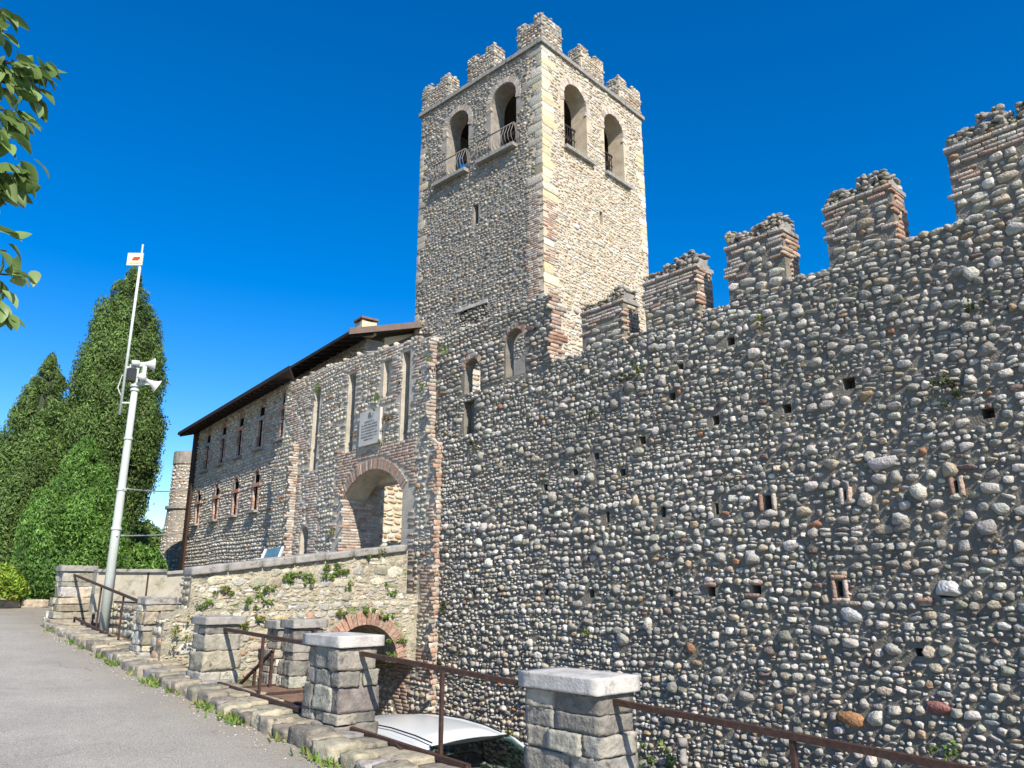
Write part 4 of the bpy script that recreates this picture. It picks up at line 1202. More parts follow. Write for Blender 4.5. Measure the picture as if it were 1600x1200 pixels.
# little lean-to roof between gatehouse top and tower
con = root('lean_to_roof', 'small dark lean-to roof edge on top of the gatehouse beside the tower', 'roof', (-12.6, 8.2, 6.2))
pA, pB = pix_plane(568, 561, 1, 7.95), pix_plane(652, 528, 1, 7.95)
P = [pA, pB, pB + np.array((-.25, .5, .18)), pA + np.array((-.25, .5, .18))]
obj('roof_slope', Acc().hexa(P + [p + np.array((0, 0, .09)) for p in P]).mesh(), M['roof'], con)
obj('support_wall', Acc().hexa([pA + np.array((0, .06, -1.2)), pB + np.array((0, .06, -1.2)), pB + np.array((-.2, .45, -1.2)), pA + np.array((-.2, .45, -1.2)), pA + np.array((0, .06, 0)), pB + np.array((0, .06, 0)), pB + np.array((-.2, .45, .16)), pA + np.array((-.2, .45, .16))]).mesh(), M['mortar_grey'], con)
# thin aerial on the palace roof
ant = root('roof_aerial', 'tiny thin aerial on the far end of the palace roof', 'aerial', tuple(FP.pt(-7.0, 6.9, -1.2)))
obj('mast', Acc().tube([FP.pt(-7, 6.75, -1.2), FP.pt(-7, 7.5, -1.2)], .012, 6).mesh(), M['grey_plastic'], ant)
a = Acc()
for zz in (7.25, 7.38, 7.48): a.tube([FP.pt(-7.25, zz, -1.2), FP.pt(-6.75, zz, -1.2)], .008, 5)
obj('element', a.mesh(), M['grey_plastic'], ant)

# ================================================================== ROUND TURRET
tur = root('round_turret', 'slim round stone turret at the far left end of the palace', 'turret', (-29.2, 9.4, 1.0))
def lathe(cx, cy, prof, n=20):
    V = [(cx + r * cos(2 * pi * k / n), cy + r * sin(2 * pi * k / n), z) for r, z in prof for k in range(n)]
    F = [(i * n + k, i * n + (k + 1) % n, (i + 1) * n + (k + 1) % n, (i + 1) * n + k) for i in range(len(prof) - 1) for k in range(n)]
    F += [tuple(range((len(prof) - 1) * n, len(prof) * n))]
    return mesh_from(V, F, False)
obj('turret_wall', lathe(-29.2, 9.4, [(.82, 1), (.62, 3.2), (.55, 4.4), (.52, 4.42), (.50, 6.0), (.54, 6.05), (.54, 6.5), (.3, 6.55)]), M['mortar_grey'], tur)
obj('string_course', lathe(-29.2, 9.4, [(.5, 4.38), (.63, 4.4), (.63, 4.5), (.5, 4.52)]), M['cap_grey'], tur)
tr_ = np.random.default_rng(8)
cen, siz = [], []
for z in np.arange(1.9, 6.45, .13):
    r = float(np.interp(z, [1, 3.2, 4.4, 6.5], [.83, .64, .54, .52])) - .055
    for t in np.arange(0, 2 * pi, .21):
        t += tr_.uniform(0, .12)
        cen.append((-29.2 + r * cos(t), 9.4 + r * sin(t), z + tr_.normal(0, .02))); siz.append((.075, .075, .058))
rocks('stone_facing', tur, tr_, np.array(cen), siz, TOW)['kind'] = 'stuff'

# ================================================================== BRIDGE
rng = np.random.default_rng(53)
XB = -10.9
FB = Frame((XB, 0, 0), pi / 2)                     # u = y, v = z, outwards = +x
br = root('stone_bridge', 'weedy yellowish rubble stone bridge leading to the gateway, with a brick arch beneath', 'bridge', (XB - .6, 5.5, LANE))
AC, AR, AZ = 6.45, .60, .46
b_arch = arch_loop(AC - AR, AC + AR, LANE - .1, AZ, None, 14)
b_ring = arch_loop(AC - AR - .22, AC + AR + .22, LANE - .1, AZ, None, 14)
B_OUT = [(3.42, LANE - .1), (7.19, LANE - .1), (7.19, 1.52), (3.74, 1.36), (3.42, 1.22)]
# arch hole touches the bottom edge: outline runs round it
arc_pts = b_arch[2:]
B_POLY = [(3.98, LANE - .1)] + [(AC - AR, LANE - .1)] + arc_pts[::-1] + [(7.42, AZ - .04)] + [(7.42, 1.52), (3.98, 1.38)]
obj('bridge_wing', slab(FB, [(3.42, LANE - .1), (3.98, LANE - .1), (3.98, 1.379), (3.74, 1.36), (3.42, 1.22)], [], .3), M['mortar_bridge'], br)
obj('bridge_body', slab(FB, B_POLY, [], 2.4), M['mortar_bridge'], br)
ptop = lambda u: 1.79 + (2.22 - 1.79) * (u - 3.72) / (7.18 - 3.72)
obj('parapet', slab(FB, [(3.72, 1.3), (7.18, 1.45), (7.18, ptop(7.18)), (3.72, ptop(3.72))], [], .32, True), M['mortar_bridge'], br, (XB, 3.72, 1.3)).location.x += .003
R = lay(rng, 3.44, 7.42, LANE, 2.25, (.08, .22), (.7, 2.0), .022, .28, .03)
out = [(3.42, LANE - .1), (7.44, LANE - .1), (7.44, 1.5), (7.22, 1.5), (7.2, ptop(7.2) - .01), (3.72, ptop(3.72) - .01), (3.70, 1.3), (3.42, 1.24)]
R = R[within(R, out) & clear_of(R, [b_ring]) & ~((R[:, 0] > AC) & (R[:, 1] < AZ))]
st = Stones(FB, 'rubble', rng).add(R, lambda q: np.minimum(q[:, 2], q[:, 3]) * .11 + .010, pick(rng, BRS, len(R)), .14)
st.add(np.array([(6.1, 1.55, .2, .3), (5.05, 1.18, .2, .1), (6.9, 1.85, .22, .18), (5.5, 1.2, .14, .12)]), .035, G([(.36, .33, .25), (.5, .4, .22), (.58, .54, .42), (.45, .25, .16)]), .03)
st.build(br, 'stone', M['stone_obj'], M['stone_tint'], 300, 3)
# little filler stones pressed in the mortar
R = lay(rng, 3.46, 7.15, -.4, 2.1, (.05, .09), (.9, 1.8), .02, .2, .02)
R = R[within(R, out) & clear_of(R, [b_ring]) & ~((R[:, 0] > AC) & (R[:, 1] < AZ))]; R = R[rng.random(len(R)) < .5]
Stones(FB, 'small', rng).add(R, .018, pick(rng, BRS, len(R)), .2).build(br, 'filler', M['stone_obj'], M['stone_tint'], 0, 0, True, 'filler_stones')['kind'] = 'stuff'
for i in range(26):
    t0, t1 = pi * (i + .07) / 26, pi * (i + .93) / 26
    P = []
    for nn in (-.06, .02 * rng.uniform(.5, 1.3)):
        for r_, t in ((AR, t0), (AR + .19 * rng.uniform(.93, 1.05), t0), (AR + .19, t1), (AR, t1)):
            P.append(FB.pt(AC - r_ * cos(t), AZ + r_ * sin(t), nn))
    o = obj('brick', Acc().hexa(P).mesh(), M['stone_obj'], br)
    o.color = (*(G([(.43, .26, .19), (.39, .27, .21), (.36, .21, .155)])[rng.integers(3)] * rng.uniform(.8, 1.2)), 1)
FBw = Frame((XB - .30, 3.42, 0), 0)
R = lay(rng, 0, .30, .3, 1.22, (.12, .2), (.9, 1.6), .02, 0, 0); R = R[(R[:, 0] + R[:, 2] / 2 < .33)]
Stones(FBw, 'rubble', rng).add(R, .03, pick(rng, BRS, len(R)), .1).build(br, 'stone', M['stone_obj'], M['stone_tint'], 20, 0)
# road-facing end of the parapet
FBe = Frame((XB - .32, 3.72, 0), 0)
R = lay(rng, 0, .32, 1.3, 1.78, (.09, .14), (.9, 1.6), .02, 0, 0); R = R[(R[:, 0] + R[:, 2] / 2 < .36)]
Stones(FBe, 'rubble', rng).add(R, .03, pick(rng, PIE, len(R)), .1).build(br, 'stone', M['pier_obj'], M['stone_tint'], 20, 0)

def rough_block(rng, w, d, h, rnd=.10, amp=.05, cuts=4):
    """hewn stone block about its centre"""
    n = cuts + 1
    g = np.linspace(-1, 1, n + 1)
    idx, V, F = {}, [], []
    def vid(i, j, k):
        if (i, j, k) not in idx:
            idx[(i, j, k)] = len(V); V.append((g[i], g[j], g[k]))
        return idx[(i, j, k)]
    for a in range(n):
        for b_ in range(n):
            F.append((vid(a, b_, 0), vid(a, b_ + 1, 0), vid(a + 1, b_ + 1, 0), vid(a + 1, b_, 0)))
            F.append((vid(a, b_, n), vid(a + 1, b_, n), vid(a + 1, b_ + 1, n), vid(a, b_ + 1, n)))
            F.append((vid(a, 0, b_), vid(a + 1, 0, b_), vid(a + 1, 0, b_ + 1), vid(a, 0, b_ + 1)))
            F.append((vid(a, n, b_), vid(a, n, b_ + 1), vid(a + 1, n, b_ + 1), vid(a + 1, n, b_)))
            F.append((vid(0, a, b_), vid(0, a, b_ + 1), vid(0, a + 1, b_ + 1), vid(0, a + 1, b_)))
            F.append((vid(n, a, b_), vid(n, a + 1, b_), vid(n, a + 1, b_ + 1), vid(n, a, b_ + 1)))
    V = np.array(V)
    D = np.array((w, d, h)) / 2
    P = V * D
    m = min(w, d, h) / 2
    # round the edges
    r = m * rnd * 2
    inner = np.clip(P, -(D - r), (D - r))
    dv = P - inner; ln = np.linalg.norm(dv, axis=1)
    k = ln > 1e-6
    P[k] = inner[k] + dv[k] / ln[k][:, None] * np.minimum(ln[k], r)[:, None]
    f = rng.uniform(0, 9, (3, 3)); ph = rng.uniform(0, 6, (3, 3))
    for ax in range(3):
        q = 0
        for s_, fr_ in ((1, 2.2), (.6, 5.1), (.4, 11)):
            q = q + s_ * np.sin(P @ (rng.normal(0, 1, 3) * fr_ / m * .5) + rng.uniform(0, 6))
        P[:, ax] += q * amp * m * .5 + rng.normal(0, amp * m * .22, len(P))
    return P, F

def stone_block(name, rng, cx, cy, cz, w, d, h, col, mat, parent, rz=0, rnd=.16, amp=.10, cuts=4):
    P, F = rough_block(rng, w, d, h, rnd, amp, cuts)
    me = mesh_from(P, [np.array(F)])
    me.materials.append(mat)
    o = bpy.data.objects.new(name, me)
    o.location = Vector((cx, cy, cz)) - (origin_of(parent) if parent else Vector((0, 0, 0)))
    o.rotation_euler = (rng.normal(0, .012), rng.normal(0, .012), rz + rng.normal(0, .012))
    o.color = (*col, 1)
    o.parent = parent
    COL.objects.link(o)
    return o

def coping(parent, name, x, y0, y1, zf, w, t, n, rng, mat, col):
    """row of cap slabs along y"""
    ys = np.linspace(y0, y1, n + 1)
    for i in range(n):
        a, b_ = ys[i], ys[i + 1]
        L = b_ - a - .012
        P, F = rough_block(rng, w * rng.uniform(.96, 1.05), L, t, .15, .06, 4)
        sl_ = (zf(b_) - zf(a)) / (b_ - a)
        P[:, 2] += P[:, 1] * sl_
        me = mesh_from(P, [np.array(F)]); me.materials.append(mat)
        o = bpy.data.objects.new(name, me)
        o.location = Vector((x, (a + b_) / 2, zf((a + b_) / 2) + t / 2)) - origin_of(parent)
        o.color = (*(col * rng.uniform(.8, 1.15)), 1); o.parent = parent
        COL.objects.link(o)
coping(br, 'coping_slab', XB - .15, 3.70, 7.15, lambda y: ptop(y) - .02, .44, .12, 7, rng, M['cap_grey'], G((.3, .29, .27)))
# deck behind the parapet, its left body and road-side face
dk = grid_sheet([-15.5, -13.3, XB - .3], [3.95, 5.5, 7.21, 7.7, 12.5], lambda x, y: float(np.interp(y, [3.9, 7.2, 12.5], [1.385, 1.50, 1.56])))
tag(obj('forecourt', dk, M['deck']), kind='structure')
a = Acc().hexa([(-15.75, 3.96, LANE - .1), (-13.28, 3.96, LANE - .1), (-13.28, 7.2, LANE - .1), (-15.75, 7.2, LANE - .1), (-15.75, 3.96, 1.37), (-13.28, 3.96, 1.37), (-13.28, 7.2, 1.48), (-15.75, 7.2, 1.48)])
a.hexa([(-13.281, 3.96, LANE - .1), (XB - .001, 3.96, LANE - .1), (XB - .001, 4.4, LANE - .1), (-13.281, 4.4, LANE - .1), (-13.281, 3.96, 1.372), (XB - .001, 3.96, 1.372), (XB - .001, 4.4, 1.38), (-13.281, 4.4, 1.38)])
db = obj('bridge_abutment', a.mesh(), M['mortar_bridge'], br)
FD = Frame((0, 3.96, 0), 0)
R = lay(rng, -15.7, -11.2, .5, 1.36, (.11, .2), (.9, 2.0), .022, .15, .01)
Stones(FD, 'rubble', rng).add(R, .035, pick(rng, BRS, len(R)), .08).build(br, 'stone', M['stone_obj'], M['stone_tint'], 60, 6)

# plastered parapet on the far side of the forecourt
lp = root('parapet_wall', 'long stained plaster parapet wall with a thin stone cap behind the grey pole', 'wall', (-15.6, 5.3, 1.3))
FL = Frame((-15.5, 0, 0), pi / 2)
lz = lambda y: float(np.interp(y, [3.5, 5.4, 7.2], [1.88, 1.90, 2.15]))
obj('plaster_body', slab(FL, [(3.62, 1.2), (7.18, 1.3), (7.18, lz(7.18)), (5.4, lz(5.4)), (3.62, lz(3.62))], [], .26), M['plaster'], lp)
coping(lp, 'cap_slab', -15.63, 3.62, 7.18, lambda y: lz(y), .38, .065, 3, rng, M['cap_grey'], G((.33, .31, .27)))
for yy in (4.47,):
    obj('joint_strip', Acc().box(-15.503, -15.49, yy, yy + .03, 1.25, 1.9).mesh(), M['shutter'], lp)
sw = root('low_slab_wall', 'low dark grey stone slab wall beside the foot of the gateway', 'wall', (-13.4, 6.5, 1.45))
coping(sw, 'slab', -13.55, 5.75, 7.16, lambda y: 1.99 + (y - 5.75) * .12, .34, .13, 2, rng, M['cap_grey'], G((.3, .29, .27)))
obj('wall_body', slab(Frame((-13.42, 0, 0), pi / 2), [(5.8, 1.4), (7.15, 1.45), (7.15, 2.14), (5.8, 1.98)], [], .26), M['mortar_grey'], sw)

# ================================================================== PILLARS
rng = np.random.default_rng(67)
BRP = [BRS[i] for i in (0, 1, 2, 3)]
def pillar(label, xc, yc, b, a, z0, z1, cap, courses, pal=PIE, taper=.04, big=None):
    """xc = right (sunny) face, yc = road face, b along the kerb, a across, cap = (thickness, overhang, material)"""
    r = root('stone_pillar', label, 'pillar', (xc - b / 2, yc + a / 2, z0), 'stone pillars along the railing')
    zt_ = z1 - (cap[0] if cap else 0)
    obj('mortar_core', Acc().box(xc - b + .035, xc - .035, yc + .035, yc + a - .035, z0, zt_ - .005).mesh(), M['mortar_grey'], r)
    hs = rng.uniform(.55, 1.6, courses); hs = hs / hs.sum() * (zt_ - z0)
    z = z0
    for i, h in enumerate(hs):
        ex = taper * (1 - (z - z0) / (zt_ - z0)) ** 2
        x0, x1, y0, y1 = xc - b - ex, xc + ex * .6, yc - ex, yc + a + ex
        n = rng.choice((2, 3, 3, 2)) if (x1 - x0) > .5 else rng.choice((1, 2, 2))
        m = 2 if (i % 2 and a > .34 and rng.random() < .45) else 1
        xs_ = np.linspace(x0, x1, n + 1); xs_[1:-1] += rng.uniform(-.08, .08, n - 1)
        ys_ = np.linspace(y0, y1, m + 1); ys_[1:-1] += rng.uniform(-.05, .05, m - 1)
        for p in range(n):
            for q in range(m):
                c = pick(rng, pal, 1)[0] * rng.uniform(.7, 1.1)
                jj = rng.uniform(-.02, .02, 2)
                stone_block('stone', rng, (xs_[p] + xs_[p + 1]) / 2 + jj[0], (ys_[q] + ys_[q + 1]) / 2 + jj[1], z + h / 2,
                            (xs_[p + 1] - xs_[p]) * rng.uniform(.94, 1.02) - .008, (ys_[q + 1] - ys_[q]) * rng.uniform(.96, 1.02) - .008, h - .008, c, M['pier_obj'], r, 0, .035, .13, 7)
        z += h
    if cap:
        P, F = rough_block(rng, b + cap[1] * 2, a + cap[1] * 2, cap[0], .035, .02, 8)
        me = mesh_from(P, [np.array(F)])
        me.transform(Matrix.Translation((xc - b / 2, yc + a / 2, zt_ + cap[0] / 2)))
        obj('capstone', me, cap[2], r)
    return r
pillar('nearest stone pillar with a big pale smooth capstone, at the bottom centre beside the car', -3.40, 3.64, .66, .34, .0, 1.07, (.10, .03, M['cap']), 8)
pillar('tall stone pillar with a pale capstone and one small brick-coloured stone, left of the car', -6.08, 3.38, .64, .36, .18, 1.21, (.095, .035, M['cap']), 7)
pillar('grey capped stone pillar standing between the rusty plate and the bridge wall, third from the car', -9.05, 3.32, .44, .40, .42, 1.29, (.085, .03, M['cap_grey']), 5)
pillar('uncapped layered stone pillar of thin slabs with a big cream stone at its foot', -11.40, 3.32, .50, .42, .50, 1.50, None, 8, BRP, .02)
pillar('farthest stone pillar by the bend of the road, flaring at its base under a rounded cap', -16.75, 3.32, .52, .56, .82, 2.03, (.11, .03, M['cap_grey']), 8, BRP, .12)
pillar('slim dark pillar with grey cap behind the railing post, in front of the bridge wall', -10.06, 4.62, .34, .36, .36, 1.19, (.11, .03, M['cap_grey']), 6)
pillar('stone pillar with grey cap peeping over the nearer pillar in front of the brick arch', -8.72, 4.22, .32, .38, .36, 1.25, (.10, .03, M['cap_grey']), 6)
# big cream stone at the foot of the slab pillar
# ================================================================== KERB
kb = bpy.data.objects.new('kerb', None); kb.location = (-8, 3.25, .4); link(kb); kb['kind'] = 'structure'
x = -16.3
while x < 2:
    L = rng.uniform(.16, .36)
    xm = x + L / 2
    z = zr(xm)
    hh = rng.uniform(.07, .12)
    stone_block('stone', rng, xm, 3.14 + rng.uniform(-.02, .02), z + hh / 2 - .05, L - .012, .24 + rng.uniform(-.03, .05), hh + .13, pick(rng, KER, 1)[0], M['pier_obj'], kb, 0, .09, .17, 5)
    x += L
x = -16.3
while x < 2:
    L = rng.uniform(.3, .6)
    xm = x + L / 2
    stone_block('ledge_slab', rng, xm, 3.42, zr(xm) + .035, L - .012, .36, .11, pick(rng, KER, 1)[0] * 1.1, M['pier_obj'], kb, 0, .06, .08, 5)
    x += L
V = []
xs_ = np.linspace(-17.2, 6, 40)
obj('retaining_core', (lambda a: a.mesh())((lambda a: [a.hexa([(xs_[i], 3.1, LANE - .1), (xs_[i + 1], 3.1, LANE - .1), (xs_[i + 1], 3.58, LANE - .1), (xs_[i], 3.58, LANE - .1), (xs_[i], 3.1, zr(xs_[i]) - .01), (xs_[i + 1], 3.1, zr(xs_[i + 1]) - .01), (xs_[i + 1], 3.58, zr(xs_[i + 1]) + .0), (xs_[i], 3.58, zr(xs_[i]) + .0)]) for i in range(39)] and a)(Acc())), M['mortar_grey'], kb)
# terrace between kerb and bridge, stair landing
a = Acc().box(-10.89, -8.3, 3.581, 4.56, LANE - .1, .40).box(-8.299, -7.45, 3.581, 4.42, LANE - .1, .40)
tag(obj('terrace', a.mesh(), M['earth']), kind='structure')
a = Acc().hexa([(-16.4, 3.56, .2), (-10.91, 3.56, .2), (-10.91, 3.955, .2), (-16.4, 3.955, .2), (-16.4, 3.56, .84), (-10.91, 3.56, .55), (-10.91, 3.955, .62), (-16.4, 3.955, .9)])
tag(obj('verge', a.mesh(), M['earth']), kind='structure')
hp = root('hatch_cover', 'rusty brown steel hatch cover lying behind the railing between two pillars', 'hatch', (-8.4, 4.0, .42))
obj('plate', Acc().box(-9.1, -7.6, 3.66, 4.35, .47, .49).mesh(), M['rust_plate'], hp)
obj('frame_bar', Acc().box(-9.14, -7.56, 3.62, 3.66, .40, .51).box(-9.14, -7.56, 4.35, 4.39, .40, .51).box(-7.6, -7.56, 3.66, 4.35, .40, .51).box(-9.14, -9.1, 3.66, 4.35, .40, .51).mesh(), M['rust'], hp)
obj('hinge', Acc().tube([(-8.9, 3.7, .5), (-8.6, 3.7, .5)], .018, 8).tube([(-8.1, 3.7, .5), (-7.8, 3.7, .5)], .018, 8).mesh(), M['rust'], hp)
obj('crossbar', Acc().box(-8.37, -8.33, 3.66, 4.35, .491, .515).mesh(), M['rust'], hp)

# ================================================================== RAILINGS
def railing(label, rails, posts, legs=()):
    r = root('metal_railing', label, 'railing', tuple(posts[0][0]) if posts else tuple(rails[0][0]), 'rusty railings along the kerb')
    for i, (p, q) in enumerate(rails):
        obj('top_rail' if i == 0 else 'bottom_rail', Acc().bar(p, q, .038, .034).mesh(), M['rust'], r)
    for p, q in posts:
        obj('post', Acc().bar(p, q, .026, .026).mesh(), M['rust'], r)
    for p, q in legs:
        obj('leg', Acc().bar(p, q, .03, .03).mesh(), M['rust'], r)
    return r
railing('farthest railing, running down from the bend pillar past the pole foot', [((-16.8, 3.52, 1.86), (-11.85, 3.52, 1.36)), ((-16.25, 3.52, 1.09), (-12.2, 3.52, .74))],
        [((-14.67, 3.52, .80), (-14.67, 3.52, 1.63)), ((-13.28, 3.52, .72), (-13.28, 3.52, 1.5))],
        [((-16.25, 3.52, 1.09), (-16.25, 3.52, .88)), ((-12.6, 3.52, .77), (-12.6, 3.40, .68)), ((-15.2, 3.52, 1.0), (-15.2, 3.42, .84))])
railing('middle railing in front of the rusty hatch cover', [((-9.12, 3.52, 1.155), (-6.65, 3.52, 1.09)), ((-9.2, 3.45, .60), (-6.9, 3.45, .53))],
        [((-7.95, 3.5, .44), (-7.95, 3.5, 1.12))], [((-9.2, 3.45, .60), (-9.2, 3.45, .46)), ((-8.5, 3.45, .58), (-8.15, 3.3, .46))])
railing('railing right above the white car roof, between two capped pillars', [((-6.1, 3.56, 1.065), (-4.02, 3.72, .965)), ((-6.12, 3.50, .475), (-4.55, 3.56, .41))],
        [((-4.94, 3.60, .20), (-4.94, 3.60, 1.0))], [((-6.12, 3.50, .475), (-6.12, 3.50, .36)), ((-5.4, 3.52, .44), (-4.9, 3.36, .34))])
railing('nearest railing sloping down to the lower right corner', [((-3.42, 3.80, .925), (.2, 3.80, .80)), ((-3.3, 3.80, .32), (.2, 3.80, .25))],
        [((-2.22, 3.80, .12), (-2.22, 3.80, .875)), ((.18, 3.80, .05), (.18, 3.80, .82))])
railing('short railing on the far edge of the landing between the two small pillars', [((-10.1, 4.78, 1.09), (-8.6, 4.42, 1.11)), ((-9.4, 4.55, .64), (-8.7, 4.40, .64))],
        [((-9.38, 4.58, .40), (-9.38, 4.58, 1.1))], [((-9.4, 4.55, .64), (-9.38, 4.55, .42))])
hr_ = root('stair_handrail', 'diagonal rusty handrail bar rising behind the hatch cover', 'handrail', (-9.5, 4.15, .4))
obj('sloping_bar', Acc().bar((-9.95, 4.1, .42), (-9.0, 4.1, .90), .03, .03).mesh(), M['rust'], hr_)
obj('post', Acc().bar((-9.48, 4.1, .4), (-9.48, 4.1, .66), .03, .03).bar((-9.03, 4.1, .4), (-9.03, 4.1, .9), .03, .03).mesh(), M['rust'], hr_)

# ================================================================== SIREN POLE
PX, PY = -15.2, 3.76
pole = root('siren_pole', 'tall grey steel pole carrying two horn loudspeakers and a thin mast with a sign', 'pole', (PX, PY, .84))
zt0 = 5.33
obj('pole_shaft', Acc().tube([(PX, PY, .7), (PX, PY, 2.7), (PX, PY, 4.35), (PX, PY, zt0)], [.082, .074, .064, .056], 20).mesh(True), M['galv'], pole)
for z, r in ((zt0 - .02, .085), (zt0 - .1, .078), (2.65, .092), (3.35, .086), (4.3, .08)):
    obj('collar', Acc().tube([(PX, PY, z - .022), (PX, PY, z + .022)], r, 16).mesh(), M['galv'], pole)
def horn(p, d, s, parent):
    """re-entrant horn loudspeaker: driver can, neck, flared square-ish bell"""
    p, d = Vector(p), Vector(d).normalized()
    a = Acc()
    prof = [(-.34, .0), (-.34, .085), (-.14, .09), (-.13, .05), (-.05, .045), (0, .06), (.10, .095), (.19, .14), (.25, .20), (.262, .205)]
    prof2 = [(.25, .19), (.12, .08), (.02, .04)]
    pts = [p + d * (t * s) for t, r in prof + prof2]
    o1 = d.orthogonal().normalized(); o2 = d.cross(o1)
    n = 20
    V = [q + (o1 * cos(2 * pi * k / n) + o2 * sin(2 * pi * k / n)) * (max(r, .001) * s) for q, (t, r) in zip(pts, prof + prof2) for k in range(n)]
    F = [(i * n + k, i * n + (k + 1) % n, (i + 1) * n + (k + 1) % n, (i + 1) * n + k) for i in range(len(pts) - 1) for k in range(n)]
    a.add(V, F)
    h = obj('horn_loudspeaker', a.mesh(True), M['grey_plastic'], parent)
    obj('throat', Acc().tube([p + d * .02 * s, p + d * .2 * s], [.035 * s, .05 * s], 12).mesh(), M['grey_plastic'], h)
    return h
rt = Vector((.656 * .8, .755 * .8, 0)).normalized()        # towards the castle, across the picture
h1 = horn((PX + .05, PY + .10, zt0 + .42), (.12, .98, .05), .66, pole)
h2 = horn((PX + .22, PY + .18, zt0 + .05), (.10, .88, -.42), .66, pole)
obj('bracket', Acc().bar((PX, PY, zt0), (PX, PY, zt0 + .42), .05, .05).bar((PX, PY, zt0 + .02), (PX + .25, PY + .22, zt0 + .02), .045, .06).bar((PX - .12, PY - .1, zt0 + .38), (PX + .12, PY + .1, zt0 + .38), .05, .05).bar((PX + .1, PY + .09, zt0), (PX + .1, PY + .09, zt0 + .36), .07, .09).mesh(), M['galv'], pole)
obj('junction_box', Acc().box(PX - .1, PX + .06, PY - .16, PY - .02, zt0 + .06, zt0 + .3).mesh(), M['iron'], pole)
MX, MY = PX - .13, PY - .17
mast = obj('mast', Acc().tube([(MX, MY, 4.75), (MX, MY, 7.75)], .026, 10).mesh(True), M['galv'], pole)
obj('clamp', Acc().bar((PX, PY, 4.98), (MX, MY, 4.98), .03, .03).bar((PX, PY, zt0 + .34), (MX, MY, zt0 + .34), .04, .04).mesh(), M['galv'], mast)
FS = Frame((MX, MY - .04, 0), radians(50))
obj('upper_rod', Acc().tube([(MX, MY, 7.7), (MX, MY, 8.22)], .018, 8).mesh(), M['galv'], mast)
sp = obj('sign_panel', Acc().box(-.22, .08, -.012, .012, 7.76, 8.02, FS).mesh(), M['panel'], pole)
a = Acc()
for q in range(5):
    a.box(-.13 + q * .008, .02 + q * .008 - abs(q - 2) * .012, -.017, -.0125, 7.86 + q * .016, 7.872 + q * .016, FS)
obj('red_emblem', a.mesh(), M['logo'], sp)
a = Acc(); lr = np.random.default_rng(2); x = -.19
while x < .06:
    w = lr.uniform(.008, .016); a.box(x, x + w, -.0165, -.0125, 7.795, 7.812, FS); x += w + .007
obj('small_print', a.mesh(), M['logo'], sp)
obj('cable_loop', Acc().tube([(PX - .05, PY - .05, zt0 + .1), (PX - .2, PY - .2, zt0 + .2), (PX - .24, PY - .24, zt0 - .05), (PX - .13, PY - .15, zt0 - .3)], .012, 6).mesh(True), M['grey_plastic'], pole)

def wire(label, a_, b_, sag):
    a_, b_ = Vector(a_), Vector(b_)
    pts = [a_.lerp(b_, t) - Vector((0, 0, sag * 4 * t * (1 - t))) for t in np.linspace(0, 1, 14)]
    me = Acc().tube(pts, .014, 6).mesh(True)
    o = obj('cable', me, M['carpaint'], None, a_)
    tag(o, label, 'cable', 'cables from the pole to the palace')
PW = FP.pt(-8.93, 4.75, 0)
wire('upper white cable stretched from the pole to the palace corner', (PX + .1, PY, 3.36), tuple(FP.pt(-8.9, 4.62, .05)), .05)
wire('lower white cable stretched from the pole to the foot of the palace corner', (PX + .1, PY, 2.52), tuple(FP.pt(-8.9, 3.28, .05)), .03)

# ================================================================== INFO BOARD
ib = root('info_board', 'tilted blue information board on a grey stand near the palace foot', 'board', (-15.05, 6.45, 1.45))
v0, v1 = Vector((-15.0, 6.42, 2.10)), Vector((-15.0, 6.78, 2.16))
upv = Vector((-.16, .16, .26))
nrm = (v1 - v0).cross(upv).normalized()
obj('panel', Acc().hexa([v0, v1, v1 + upv, v0 + upv, v0 - nrm * -.02, v1 + nrm * .02, v1 + upv + nrm * .02, v0 + upv + nrm * .02]).mesh(), M['board'], ib)
obj('frame', Acc().bar(v1 + nrm * .01, v1 + upv + nrm * .01, .05, .05).bar(v0 + nrm * .01, v0 + upv + nrm * .01, .05, .05).mesh(), M['board_frame'], ib)
obj('stand', Acc().box(-15.3, -15.2, 6.4, 6.5, 1.4, 2.2).mesh(), M['board_frame'], ib)

# ================================================================== CAR
car = root('white_car', 'white hatchback parked in the sunken lane below the cobblestone wall', 'car', (-7.3, 5.2, LANE))
CX0, CX1, CY = -9.05, -5.35, 5.25                        # rear, front (front faces +x)
HW = .67
def loft(secs, smooth=True):
    """secs: list of (x, [(y, z)...]) open polylines of equal length"""
    n = len(secs[0][1])
    V = [(x, CY + y, LANE + z) for x, pr in secs for y, z in pr]
    F = [(i * n + k, (i + 1) * n + k, (i + 1) * n + k + 1, i * n + k + 1) for i in range(len(secs) - 1) for k in range(n - 1)]
    return mesh_from(V, F, smooth)
def body_sec(x, w, z0, zs, zt, cr=.0):
    h = [(-w * .96, z0), (-w, z0 + (zs - z0) * .35), (-w, zs * .8 + z0 * .2), (-w * .96, zs), (-w * .80, zt), (-w * .4, zt + cr), (0, zt + cr * 1.3), (w * .4, zt + cr), (w * .80, zt), (w * .96, zs), (w, zs * .8 + z0 * .2), (w, z0 + (zs - z0) * .35), (w * .96, z0)]
    return x, h
L_ = CX1 - CX0
body = [body_sec(CX0, .50, .34, .50, .62), body_sec(CX0 + .06, .62, .22, .60, .72), body_sec(CX0 + .35, .69, .18, .66, .78), body_sec(CX0 + 1.2, HW, .16, .66, .77), body_sec(CX0 + 2.4, HW, .16, .65, .76), body_sec(CX1 - .95, HW, .17, .64, .75, .01), body_sec(CX1 - .45, .68, .18, .58, .66, .015), body_sec(CX1 - .12, .60, .20, .48, .54, .015), body_sec(CX1, .46, .26, .38, .42)]
obj('body', loft(body), M['carpaint'], car)
